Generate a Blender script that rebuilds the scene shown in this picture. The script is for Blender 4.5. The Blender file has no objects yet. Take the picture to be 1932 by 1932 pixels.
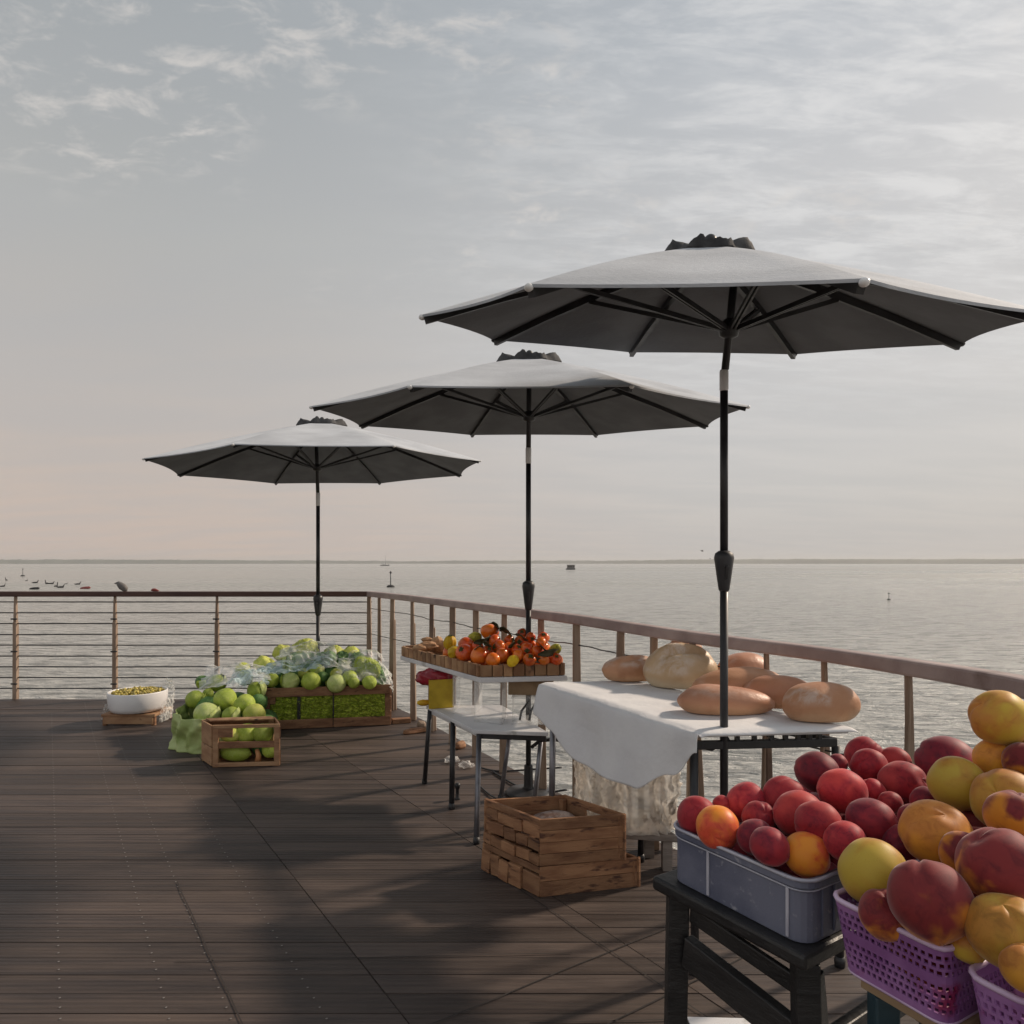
import bpy, bmesh, math, random
from mathutils import Vector, Matrix, Euler, noise
R = math.radians
scene = bpy.context.scene
COL = scene.collection

# ------------------------------------------------------------------ camera
EYE = 1.306
cam_data = bpy.data.cameras.new("camera")
cam = bpy.data.objects.new("camera", cam_data)
COL.objects.link(cam)
cam.location = (0, 0, EYE)
cam.rotation_euler = (R(90), 0, 0)
cam_data.sensor_width = 36
cam_data.lens = 36 * 1300 / 1932
cam_data.shift_y = 96 / 1932
cam_data.clip_start = 0.05
cam_data.clip_end = 20000
scene.camera = cam

# ------------------------------------------------------------------ sky
SUN_AZ, SUN_EL = R(63), R(33)
SUN_DIR = Vector((math.sin(SUN_AZ) * math.cos(SUN_EL), math.cos(SUN_AZ) * math.cos(SUN_EL), math.sin(SUN_EL)))

def srgb(r, g, b):
    def f(c):
        c /= 255
        return c / 12.92 if c <= 0.04045 else ((c + 0.055) / 1.055) ** 2.4
    return (f(r), f(g), f(b), 1)

class NT:
    """small wrapper round a node tree"""
    def __init__(self, tree):
        self.t = tree
        for n in list(tree.nodes):
            tree.nodes.remove(n)
    def n(self, kind, **kw):
        nd = self.t.nodes.new(kind)
        for k, v in kw.items():
            setattr(nd, k, v)
        return nd
    def put(self, sock, v):
        if isinstance(v, bpy.types.NodeSocket):
            self.t.links.new(v, sock)
        else:
            sock.default_value = v
    def math(self, op, a, b=0.0, c=0.0, clamp=False):
        nd = self.n('ShaderNodeMath', operation=op, use_clamp=clamp)
        self.put(nd.inputs[0], a); self.put(nd.inputs[1], b); self.put(nd.inputs[2], c)
        return nd.outputs[0]
    def vmath(self, op, a, b=(0, 0, 0)):
        nd = self.n('ShaderNodeVectorMath', operation=op)
        self.put(nd.inputs[0], a); self.put(nd.inputs[1], b)
        return nd.outputs['Value'] if op in ('DOT_PRODUCT', 'LENGTH', 'DISTANCE') else nd.outputs[0]
    def step(self, v, lo, hi, a=0.0, b=1.0):
        nd = self.n('ShaderNodeMapRange', interpolation_type='SMOOTHSTEP')
        self.put(nd.inputs['Value'], v)
        nd.inputs['From Min'].default_value = lo; nd.inputs['From Max'].default_value = hi
        nd.inputs['To Min'].default_value = a; nd.inputs['To Max'].default_value = b
        return nd.outputs[0]
    def mix(self, f, a, b, blend='MIX'):
        nd = self.n('ShaderNodeMix', data_type='RGBA', blend_type=blend)
        self.put(nd.inputs[0], f); self.put(nd.inputs[6], a); self.put(nd.inputs[7], b)
        return nd.outputs[2]
    def ramp(self, f, stops):
        nd = self.n('ShaderNodeValToRGB')
        els = nd.color_ramp.elements
        els[0].position, els[0].color = stops[0]
        els[1].position, els[1].color = stops[-1]
        for p, c in stops[1:-1]:
            e = els.new(p); e.color = c
        self.put(nd.inputs[0], f)
        return nd.outputs[0]
    def noise(self, vec, scale, detail=5, rough=0.55, dist=0.0):
        nd = self.n('ShaderNodeTexNoise')
        self.put(nd.inputs['Vector'], vec)
        nd.inputs['Scale'].default_value = scale; nd.inputs['Detail'].default_value = detail
        nd.inputs['Roughness'].default_value = rough; nd.inputs['Distortion'].default_value = dist
        return nd.outputs[0]
    def mapping(self, vec, scale=(1, 1, 1), loc=(0, 0, 0), rot=(0, 0, 0)):
        nd = self.n('ShaderNodeMapping')
        self.put(nd.inputs['Vector'], vec)
        nd.inputs['Scale'].default_value = scale; nd.inputs['Location'].default_value = loc
        nd.inputs['Rotation'].default_value = rot
        return nd.outputs[0]

world = bpy.data.worlds.new("World")
scene.world = world
world.use_nodes = True
w = NT(world.node_tree)
SKY_STRENGTH = 0.1
gen = w.n('ShaderNodeTexCoord').outputs['Generated']
sep = w.n('ShaderNodeSeparateXYZ'); w.put(sep.inputs[0], gen)
dx, dy, dz = sep.outputs
el = w.math('MAXIMUM', dz, 0.0)
left = w.ramp(el, [(0.0, srgb(206, 187, 175)), (0.10, srgb(200, 186, 177)), (0.22, srgb(192, 185, 180)), (0.40, srgb(181, 181, 179)), (0.62, srgb(158, 164, 167)), (1.0, srgb(160, 168, 176))])
right = w.ramp(el, [(0.0, srgb(194, 190, 187)), (0.10, srgb(202, 199, 197)), (0.25, srgb(206, 204, 203)), (0.45, srgb(200, 200, 201)), (0.62, srgb(184, 189, 195)), (1.0, srgb(168, 174, 180))])
grad = w.mix(w.step(dx, -0.5, 0.42), left, right)
# clouds: a noise laid on a flat layer high above, so that they shrink towards the horizon
den = w.math('ADD', dz, 0.12)
cx_ = w.math('DIVIDE', dx, den); cy_ = w.math('DIVIDE', dy, den)
cv = w.n('ShaderNodeCombineXYZ'); w.put(cv.inputs[0], cx_); w.put(cv.inputs[1], cy_)
plane = cv.outputs[0]
puffs = w.noise(w.mapping(plane, (1.0, 1.6, 1), (3.1, 1.7, 0)), 9.5, 6, 0.62, 0.35)
patch = w.noise(w.mapping(plane, (1, 1, 1), (6.4, 2.3, 0)), 1.6, 2, 0.5)
puff_mask = w.math('MULTIPLY', w.step(puffs, 0.47, 0.72), w.step(patch, 0.46, 0.62))
puff_mask = w.math('MULTIPLY', puff_mask, w.step(dz, 0.30, 0.5))
veil = w.noise(w.mapping(plane, (0.9, 2.6, 1), (0.4, 5.2, 0), (0, 0, R(-22))), 4.2, 9, 0.68, 0.25)
veil_mask = w.math('MULTIPLY', w.step(veil, 0.40, 0.66), w.step(dx, -0.25, 0.35))
veil_mask = w.math('MULTIPLY', veil_mask, w.step(dz, 0.12, 0.4))
soft = w.noise(w.mapping(plane, (0.6, 1.8, 1), (1.3, 0.2, 0)), 1.5, 5, 0.55, 0.4)
grad = w.mix(w.math('MULTIPLY', w.step(soft, 0.3, 0.7), 0.30), grad, srgb(176, 178, 181))
grad = w.mix(w.math('MULTIPLY', veil_mask, 0.62), grad, srgb(228, 227, 226))
grad = w.mix(w.math('MULTIPLY', puff_mask, 0.66), grad, srgb(222, 216, 210))
# the sky is raised behind the camera as added fill, brighter round the hidden sun
grad = w.mix(1.0, grad, w.step(dy, -0.7, 0.35, 1.12, 1.0), 'MULTIPLY')
glow = w.math('POWER', w.math('MAXIMUM', w.vmath('DOT_PRODUCT', gen, tuple(SUN_DIR)), 0.0), 14.0)
sky = w.n('ShaderNodeTexSky', sky_type='NISHITA')
sky.sun_disc = False
sky.sun_elevation = SUN_EL
sky.sun_rotation = SUN_AZ
sky.air_density = 1.5; sky.dust_density = 3.0
lift = w.vmath('SCALE', grad)
lift.node.inputs['Scale'].default_value = 1.0 / SKY_STRENGTH
total = w.mix(0.06, lift, sky.outputs[0])
gl = w.vmath('SCALE', (1.0, 0.93, 0.86)); w.put(gl.node.inputs['Scale'], w.math('MULTIPLY', glow, 1.5))
total = w.mix(1.0, total, gl, 'ADD')
bg = w.n('ShaderNodeBackground')
w.put(bg.inputs['Color'], total); bg.inputs['Strength'].default_value = SKY_STRENGTH
wo = w.n('ShaderNodeOutputWorld'); w.put(wo.inputs['Surface'], bg.outputs[0])

# ------------------------------------------------------------------ sun and exposure
sun_data = bpy.data.lights.new("sun", 'SUN')
sun_data.energy = 3.5
sun_data.angle = R(3.2)
sun_data.color = (1.0, 0.83, 0.66)
sun = bpy.data.objects.new("sun", sun_data)
COL.objects.link(sun)
sun.location = SUN_DIR * 50
sun.rotation_euler = SUN_DIR.to_track_quat('Z', 'Y').to_euler()
scene.view_settings.view_transform = 'Standard'
scene.view_settings.look = 'None'
scene.view_settings.exposure = 0.0
scene.view_settings.gamma = 1.0
scene.view_settings.use_curve_mapping = False
scene.cycles.use_denoising = True
scene.cycles.max_bounces = 8
scene.cycles.transparent_max_bounces = 16
scene.cycles.sample_clamp_indirect = 4.0

# ------------------------------------------------------------------ helpers
F_PX, CX_PX, HZ_PX = 1300.0, 966.0, 1062.0
def at(x, y, Y):
    """the point of the place seen at picture position x, y (0..1932) and Y metres away"""
    s = F_PX / Y
    return Vector(((x - CX_PX) / s, Y, EYE - (y - HZ_PX) / s))
def fl(x, y, h=0.0):
    """the point seen at x, y that lies h metres above the deck"""
    s = (y - HZ_PX) / (EYE - h)
    return Vector(((x - CX_PX) / s, F_PX / s, h))

def tag(o, label=None, cat=None, group=None, kind=None):
    if label: o['label'] = label
    if cat: o['category'] = cat
    if group: o['group'] = group
    if kind: o['kind'] = kind
    return o

ORG = {}
def thing(name, loc, label, cat, group=None):
    o = bpy.data.objects.new(name, None)
    o.empty_display_size = 0.1
    o.location = loc
    COL.objects.link(o)
    ORG[o.name] = Vector(loc)
    return tag(o, label, cat, group)

class MB:
    """collects faces (world coordinates) and links them as one mesh object"""
    def __init__(self):
        self.v, self.f, self.m, self.cur = [], [], [], 0
    def add(self, verts, faces, m=None):
        b = len(self.v)
        self.v += [Vector(p) for p in verts]
        for fc in faces:
            self.f.append([b + i for i in fc]); self.m.append(self.cur if m is None else m)
        return self
    def box(self, c, size, rot=None, m=None):
        hx, hy, hz = (s / 2 for s in size)
        ps = [Vector((sx * hx, sy * hy, sz * hz)) for sx in (-1, 1) for sy in (-1, 1) for sz in (-1, 1)]
        if rot is not None:
            mt = rot if isinstance(rot, Matrix) else Euler(rot).to_matrix()
            ps = [mt @ p for p in ps]
        c = Vector(c)
        return self.add([c + p for p in ps], [(0, 1, 3, 2), (4, 6, 7, 5), (0, 4, 5, 1), (2, 3, 7, 6), (0, 2, 6, 4), (1, 5, 7, 3)], m)
    def beam(self, p0, p1, wd, ht, up=(0, 0, 1), w1=None, h1=None, m=None):
        p0, p1, up = Vector(p0), Vector(p1), Vector(up)
        d = (p1 - p0).normalized()
        sd = d.cross(up)
        if sd.length < 1e-4: sd = d.cross(Vector((0, 1, 0)))
        sd.normalize(); u2 = sd.cross(d).normalized()
        w1 = wd if w1 is None else w1; h1 = ht if h1 is None else h1
        ps = []
        for p, ww, hh in ((p0, wd, ht), (p1, w1, h1)):
            for a, b in ((-1, -1), (1, -1), (1, 1), (-1, 1)):
                ps.append(p + sd * (a * ww / 2) + u2 * (b * hh / 2))
        return self.add(ps, [(3, 2, 1, 0), (4, 5, 6, 7), (0, 1, 5, 4), (1, 2, 6, 5), (2, 3, 7, 6), (3, 0, 4, 7)], m)
    def prism(self, poly, z0, z1, m=None):
        n = len(poly)
        z0s = z0 if isinstance(z0, (list, tuple)) else [z0] * n
        z1s = z1 if isinstance(z1, (list, tuple)) else [z1] * n
        ps = [(p[0], p[1], z) for p, z in zip(poly, z0s)] + [(p[0], p[1], z) for p, z in zip(poly, z1s)]
        fs = [tuple(range(n - 1, -1, -1)), tuple(range(n, 2 * n))]
        fs += [(i, (i + 1) % n, n + (i + 1) % n, n + i) for i in range(n)]
        return self.add(ps, fs, m)
    def tube(self, pts, r, seg=10, m=None, cap=True):
        pts = [Vector(p) for p in pts]
        rs = r if isinstance(r, (list, tuple)) else [r] * len(pts)
        ps, fs = [], []
        ref = None
        for i, p in enumerate(pts):
            d = (pts[min(i + 1, len(pts) - 1)] - pts[max(i - 1, 0)]).normalized()
            if ref is None:
                ref = Vector((1, 0, 0)) if abs(d.x) < 0.8 else Vector((0, 1, 0))
            a = (ref - d * ref.dot(d)).normalized(); ref = a
            b = d.cross(a)
            for k in range(seg):
                t = 2 * math.pi * k / seg
                ps.append(p + (a * math.cos(t) + b * math.sin(t)) * rs[i])
        for i in range(len(pts) - 1):
            for k in range(seg):
                k2 = (k + 1) % seg
                fs.append((i * seg + k, i * seg + k2, (i + 1) * seg + k2, (i + 1) * seg + k))
        if cap:
            fs.append(tuple(range(seg - 1, -1, -1)))
            e = (len(pts) - 1) * seg
            fs.append(tuple(range(e, e + seg)))
        return self.add(ps, fs, m)
    def lathe(self, prof, c, seg=24, m=None, axis=None):
        """prof: list of (radius, height)"""
        c = Vector(c)
        mt = Matrix.Identity(3) if axis is None else Vector(axis).to_track_quat('Z', 'Y').to_matrix()
        ps, fs = [], []
        for rr, z in prof:
            for k in range(seg):
                t = 2 * math.pi * k / seg
                ps.append(c + mt @ Vector((rr * math.cos(t), rr * math.sin(t), z)))
        for i in range(len(prof) - 1):
            for k in range(seg):
                k2 = (k + 1) % seg
                fs.append((i * seg + k, i * seg + k2, (i + 1) * seg + k2, (i + 1) * seg + k))
        fs.append(tuple(range(seg - 1, -1, -1)))
        e = (len(prof) - 1) * seg
        fs.append(tuple(range(e, e + seg)))
        return self.add(ps, fs, m)
    def grid(self, fn, nu, nv, m=None):
        ps = [fn(i / nu, j / nv) for i in range(nu + 1) for j in range(nv + 1)]
        fs = [(i * (nv + 1) + j, (i + 1) * (nv + 1) + j, (i + 1) * (nv + 1) + j + 1, i * (nv + 1) + j + 1) for i in range(nu) for j in range(nv)]
        return self.add(ps, fs, m)
    def ball(self, c, r, nu=12, nv=8, fn=None, m=None, mt=None):
        c = Vector(c)
        rr = Vector((r, r, r)) if not hasattr(r, '__len__') else Vector(r)
        ps = []
        for j in range(nv + 1):
            th = math.pi * j / nv
            for i in range(nu):
                ph = 2 * math.pi * i / nu
                d = Vector((math.sin(th) * math.cos(ph), math.sin(th) * math.sin(ph), math.cos(th)))
                k = fn(d) if fn else 1.0
                p = Vector((d.x * rr.x, d.y * rr.y, d.z * rr.z)) * k
                if mt is not None: p = mt @ p
                ps.append(c + p)
        fs = []
        for j in range(nv):
            for i in range(nu):
                i2 = (i + 1) % nu
                fs.append((j * nu + i, (j + 1) * nu + i, (j + 1) * nu + i2, j * nu + i2))
        return self.add(ps, fs, m)
    def mesh(self, name, mats, org=(0, 0, 0), smooth=False, merge=False):
        org = Vector(org)
        me = bpy.data.meshes.new(name)
        me.from_pydata([tuple(p - org) for p in self.v], [], self.f)
        for mm in (mats if isinstance(mats, (list, tuple)) else [mats]):
            me.materials.append(mm)
        me.polygons.foreach_set('material_index', self.m)
        bm = bmesh.new(); bm.from_mesh(me)
        if merge: bmesh.ops.remove_doubles(bm, verts=bm.verts, dist=1e-5)
        bmesh.ops.recalc_face_normals(bm, faces=bm.faces)
        for fc in bm.faces: fc.smooth = smooth
        bm.to_mesh(me); bm.free()
        me.update()
        return me
    def build(self, name, mats, parent=None, org=None, smooth=False, bevel=0.0, merge=False, solid=0.0, auto=None):
        if parent is not None: o_ = ORG[parent.name]
        else: o_ = Vector(org) if org is not None else Vector((0, 0, 0))
        me = self.mesh(name, mats, o_, smooth, merge)
        o = bpy.data.objects.new(name, me)
        COL.objects.link(o)
        if parent is not None: o.parent = parent
        else: o.location = o_
        ORG[o.name] = o_
        if solid:
            md = o.modifiers.new('solid', 'SOLIDIFY'); md.thickness = solid; md.offset = 0
        if bevel:
            md = o.modifiers.new('bevel', 'BEVEL'); md.width = bevel; md.segments = 2; md.limit_method = 'ANGLE'; md.angle_limit = R(40)
        return o

def structure(o):
    o['kind'] = 'structure'
    return o

# ------------------------------------------------------------------ materials
def principled(name):
    m = bpy.data.materials.new(name)
    m.use_nodes = True
    t = NT(m.node_tree)
    out = t.n('ShaderNodeOutputMaterial')
    p = t.n('ShaderNodeBsdfPrincipled')
    t.put(out.inputs['Surface'], p.outputs[0])
    return m, t, p, out

def mat(name, c1, c2=None, scale=5.0, stretch=(1, 1, 1), rough=0.6, bump=0.0, bscale=None, spec=0.5, metal=0.0, sheen=0.0,
        lo=0.35, hi=0.65, detail=6, c3=None, scale3=2.0, lo3=0.55, hi3=0.7, vary=0.0, island=0.0, rough2=None, bdist=0.01, trans=0.0, sss=0.0):
    m, t, p, out = principled(name)
    co = t.n('ShaderNodeTexCoord').outputs['Object']
    info = t.n('ShaderNodeObjectInfo').outputs['Random']
    off = t.n('ShaderNodeCombineXYZ')
    t.put(off.inputs[0], t.math('MULTIPLY', info, 37.0)); t.put(off.inputs[1], t.math('MULTIPLY', info, 91.0))
    vec = t.vmath('ADD', co, off.outputs[0])
    if island:
        isl = t.n('ShaderNodeNewGeometry').outputs['Random Per Island']
        o2 = t.n('ShaderNodeCombineXYZ')
        t.put(o2.inputs[0], t.math('MULTIPLY', isl, 53.0)); t.put(o2.inputs[2], t.math('MULTIPLY', isl, 17.0))
        vec = t.vmath('ADD', vec, o2.outputs[0])
    vec = t.mapping(vec, stretch)
    col = (*c1, 1)
    nz = t.noise(vec, scale, detail)
    if c2 is not None:
        col = t.mix(t.step(nz, lo, hi), (*c1, 1), (*c2, 1))
    if c3 is not None:
        col = t.mix(t.step(t.noise(vec, scale3, 5, 0.6), lo3, hi3), col, (*c3, 1))
    if island:
        col = t.mix(1.0, col, t.step(isl, 0.0, 1.0, 1.0 - island, 1.0 + island), 'MULTIPLY')
    if vary:
        col = t.mix(1.0, col, t.step(info, 0.0, 1.0, 1.0 - vary, 1.0 + vary), 'MULTIPLY')
    t.put(p.inputs['Base Color'], col)
    if rough2 is not None: t.put(p.inputs['Roughness'], t.step(nz, 0.3, 0.7, rough, rough2))
    else: p.inputs['Roughness'].default_value = rough
    p.inputs['Specular IOR Level'].default_value = spec
    p.inputs['Metallic'].default_value = metal
    if sheen:
        p.inputs['Sheen Weight'].default_value = sheen; p.inputs['Sheen Roughness'].default_value = 0.45
    if sss:
        p.inputs['Subsurface Weight'].default_value = sss
        p.inputs['Subsurface Radius'].default_value = (0.02, 0.01, 0.005); p.inputs['Subsurface Scale'].default_value = 0.5
    if bump:
        b = t.n('ShaderNodeBump'); b.inputs['Strength'].default_value = bump; b.inputs['Distance'].default_value = bdist
        t.put(b.inputs['Height'], t.noise(vec, bscale or scale * 3, 6, 0.6))
        t.put(p.inputs['Normal'], b.outputs[0])
    if trans:
        p.inputs['Transmission Weight'].default_value = trans
    return m

def film_mat(name, tint, opacity, rough=0.2):
    """thin clear plastic: mostly see-through, with a sheen and a little milkiness"""
    m, t, p, out = principled(name)
    p.inputs['Base Color'].default_value = (*tint, 1)
    p.inputs['Roughness'].default_value = rough
    p.inputs['Specular IOR Level'].default_value = 0.45
    co = t.n('ShaderNodeTexCoord').outputs['Object']
    nz = t.noise(co, 9, 4, 0.5, 0.4)
    b = t.n('ShaderNodeBump'); b.inputs['Strength'].default_value = 0.3; b.inputs['Distance'].default_value = 0.02
    t.put(b.inputs['Height'], nz); t.put(p.inputs['Normal'], b.outputs[0])
    tr = t.n('ShaderNodeBsdfTransparent')
    lw = t.n('ShaderNodeLayerWeight'); lw.inputs['Blend'].default_value = 0.35
    f = t.math('ADD', t.math('MULTIPLY', lw.outputs['Facing'], 0.45), t.math('MULTIPLY', t.step(nz, 0.35, 0.7), opacity), clamp=True)
    mx = t.n('ShaderNodeMixShader')
    t.put(mx.inputs[0], f); t.put(mx.inputs[1], tr.outputs[0]); t.put(mx.inputs[2], p.outputs[0])
    t.put(out.inputs['Surface'], mx.outputs[0])
    return m

MT = {}
MT['rail_wood'] = mat('rail_wood', (0.33, 0.245, 0.23), (0.45, 0.35, 0.33), 6, (1, 1, 1), 0.5, 0.25, 40, c3=(0.20, 0.135, 0.12), scale3=3)
MT['post_wood'] = mat('post_wood', (0.24, 0.165, 0.115), (0.34, 0.25, 0.185), 7, (3, 3, 0.5), 0.65, 0.4, 30, c3=(0.15, 0.095, 0.07), scale3=3, lo3=0.58)
MT['crate_wood'] = mat('crate_wood', (0.21, 0.095, 0.045), (0.33, 0.17, 0.085), 6, (1.2, 1.2, 5), 0.7, 0.5, 35, c3=(0.085, 0.035, 0.02), scale3=7, lo3=0.58, hi3=0.68, island=0.25)
MT['crate_wood_pale'] = mat('crate_wood_pale', (0.33, 0.17, 0.085), (0.47, 0.28, 0.15), 5, (1, 1, 4), 0.7, 0.5, 35, c3=(0.12, 0.055, 0.03), scale3=9, lo3=0.62, hi3=0.70, island=0.25)
MT['bark_wood'] = mat('bark_wood', (0.22, 0.11, 0.055), (0.42, 0.25, 0.13), 9, (1, 1, 0.6), 0.8, 0.6, 30, c3=(0.06, 0.03, 0.02), scale3=12, lo3=0.6, hi3=0.7, island=0.25)
MT['grey_wood'] = mat('grey_wood', (0.20, 0.17, 0.15), (0.32, 0.28, 0.25), 5, (1, 5, 5), 0.75, 0.4, 30)
MT['cable'] = mat('cable', (0.05, 0.05, 0.05), (0.09, 0.085, 0.08), 20, rough=0.45, metal=0.6)
MT['black_metal'] = mat('black_metal', (0.012, 0.012, 0.014), (0.03, 0.03, 0.033), 9, rough=0.35, rough2=0.55, spec=0.5)
MT['grey_metal'] = mat('grey_metal', (0.16, 0.16, 0.18), (0.26, 0.26, 0.28), 9, rough=0.35, metal=0.7)
MT['black_wood'] = mat('black_wood', (0.010, 0.010, 0.011), (0.024, 0.023, 0.023), 6, (1, 1, 3), 0.45, 0.3, 30, c3=(0.13, 0.12, 0.12), scale3=9, lo3=0.66, hi3=0.8)
MT['teal_paint'] = mat('teal_paint', (0.018, 0.045, 0.06), (0.03, 0.065, 0.085), 8, rough=0.5, bump=0.15)
MT['white_paint'] = mat('white_paint', (0.62, 0.62, 0.64), (0.74, 0.74, 0.75), 3, rough=0.45, bump=0.08, c3=(0.5, 0.49, 0.47), scale3=6, lo3=0.62)
MT['white_plastic'] = mat('white_plastic', (0.78, 0.78, 0.78), (0.70, 0.69, 0.67), 6, rough=0.4)
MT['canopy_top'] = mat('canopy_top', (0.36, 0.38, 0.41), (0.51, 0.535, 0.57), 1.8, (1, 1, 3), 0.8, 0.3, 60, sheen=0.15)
MT['canopy_under_shade'] = mat('canopy_under_shade', (0.100, 0.106, 0.118), (0.135, 0.142, 0.156), 4, rough=0.85, bump=0.15, bscale=60)  # same cloth as the top, with the underside's shade put into its colour
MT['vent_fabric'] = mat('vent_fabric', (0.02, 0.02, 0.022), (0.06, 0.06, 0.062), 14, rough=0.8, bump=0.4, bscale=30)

# ================================================================== the setting
WATER_Z = -1.25
HAZE = 0.00036
# ---- sea
def make_water():
    m, t, p, out = principled('sea_water')
    geo = t.n('ShaderNodeNewGeometry').outputs['Position']
    p.inputs['Base Color'].default_value = (0.33, 0.33, 0.30, 1)
    p.inputs['Roughness'].default_value = 0.22
    p.inputs['IOR'].default_value = 1.33
    p.inputs['Specular IOR Level'].default_value = 0.5
    warp = t.noise(geo, 0.05, 3, 0.5)
    v1 = t.mapping(geo, (0.55, 1.5, 1.0), (0, 0, 0), (0, 0, R(12)))
    n1 = t.noise(v1, 1.3, 6, 0.62, 0.6)
    v2 = t.mapping(geo, (0.10, 0.42, 1.0), (4, 2, 0), (0, 0, R(-6)))
    n2 = t.noise(v2, 0.9, 4, 0.55, 0.4)
    v3 = t.mapping(geo, (1.6, 4.2, 1.0), (1, 7, 0), (0, 0, R(8)))
    n3 = t.noise(v3, 1.5, 5, 0.6, 0.5)
    hgt = t.math('ADD', t.math('MULTIPLY', n1, 0.55), t.math('ADD', t.math('MULTIPLY', n2, 0.9), t.math('MULTIPLY', n3, 0.42)))
    b = t.n('ShaderNodeBump'); b.inputs['Strength'].default_value = 1.0; b.inputs['Distance'].default_value = 0.48
    t.put(b.inputs['Height'], hgt); t.put(p.inputs['Normal'], b.outputs[0])
    # calm and ruffled bands
    band = t.noise(t.mapping(geo, (0.0022, 0.016, 1.0), (1.2, 0.4, 0), (0, 0, R(3))), 1.0, 3, 0.5)
    t.put(p.inputs['Roughness'], t.step(band, 0.42, 0.58, 0.12, 0.34))
    # patchy silt colour, with the dark of the ripples painted into it
    silt_ripple = t.noise(t.mapping(geo, (0.7, 2.4, 1)), 1.5, 8, 0.7, 0.8)
    t.put(p.inputs['Base Color'], t.mix(t.step(silt_ripple, 0.36, 0.56), (0.17, 0.172, 0.16, 1), (0.48, 0.47, 0.435, 1)))
    return m
mb = MB()
mb.add([(-9000, -60, WATER_Z), (9000, -60, WATER_Z), (9000, 9000, WATER_Z), (-9000, 9000, WATER_Z)], [(0, 1, 2, 3)])
structure(mb.build('water', make_water()))

# ---- the far shore: a low wooded coast
random.seed(4)
MT['far_wood'] = mat('far_wood', (0.05, 0.065, 0.05), (0.09, 0.10, 0.075), 0.02, rough=0.9)
mb = MB()
def shore_h(a):
    n = noise.noise(Vector((a * 9, 1.3, 0))) * 0.5 + noise.noise(Vector((a * 55, 4.3, 0))) * 0.35 + noise.noise(Vector((a * 260, 7.3, 0))) * 0.3
    base = 9.0 + 4.5 * max(0.0, min(1.0, (a - 0.06) / 0.25)) + 2.0 * max(0.0, min(1.0, (-a - 0.2) / 0.2))
    return max(4.0, base + 4.0 * n)
N = 900
def shore(u, v):
    a = -0.80 + 1.6 * u
    dist = 2100 + 110 * noise.noise(Vector((a * 6, 0.2, 0)))
    h = shore_h(a)
    depth, hh = [(0, -1.0), (14, h * 0.75), (40, h), (110, h * 0.9), (170, -1.0)][round(v * 4)]
    return Vector((math.sin(a) * (dist + depth), math.cos(a) * (dist + depth), WATER_Z + hh))
mb.grid(shore, N, 4)
o = mb.build('far_treeline', MT['far_wood'], smooth=True)
tag(o, kind='stuff'); o['label'] = 'low pale line of woods along the far shore'

# ---- the air: an even haze over the water
m_ = bpy.data.materials.new('haze_air'); m_.use_nodes = True
h_ = NT(m_.node_tree)
ho = h_.n('ShaderNodeOutputMaterial'); hv = h_.n('ShaderNodeVolumePrincipled')
hv.inputs['Color'].default_value = (0.93, 0.93, 0.92, 1); hv.inputs['Density'].default_value = HAZE
hv.inputs['Anisotropy'].default_value = 0.2
h_.put(ho.inputs['Volume'], hv.outputs[0])
mb = MB(); mb.box((0, 1150, 8.0), (5600, 2640, 20.5))
o = mb.build('haze', m_); tag(o, kind='stuff')

# ---- deck
RAIL = [(-1.37, 6.60), (-1.033, 6.10), (-0.617, 5.34), (-0.24, 4.65), (0.16, 3.93), (0.49, 3.38), (0.80, 2.93), (1.07, 2.62), (1.20, 2.38), (1.255, 2.08), (1.275, 1.70), (1.26, 1.20), (1.20, 0.6), (1.10, -0.4), (1.0, -1.6)]
for _ in range(2):                       # soften the corners of the curve
    RAIL = [RAIL[0]] + [q for a, b in zip(RAIL[1:], RAIL[2:]) for q in ((a[0] * .75 + b[0] * .25, a[1] * .75 + b[1] * .25), (a[0] * .25 + b[0] * .75, a[1] * .25 + b[1] * .75))] + [RAIL[-1]]
def rail_x(y, off=0.0):
    for (x0, y0), (x1, y1) in zip(RAIL, RAIL[1:]):
        if y1 <= y <= y0:
            return x0 + (x1 - x0) * (y0 - y) / (y0 - y1) + off
    return (RAIL[0][0] if y > RAIL[0][1] else RAIL[-1][0]) + off
BACK_Y = 6.60
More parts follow.
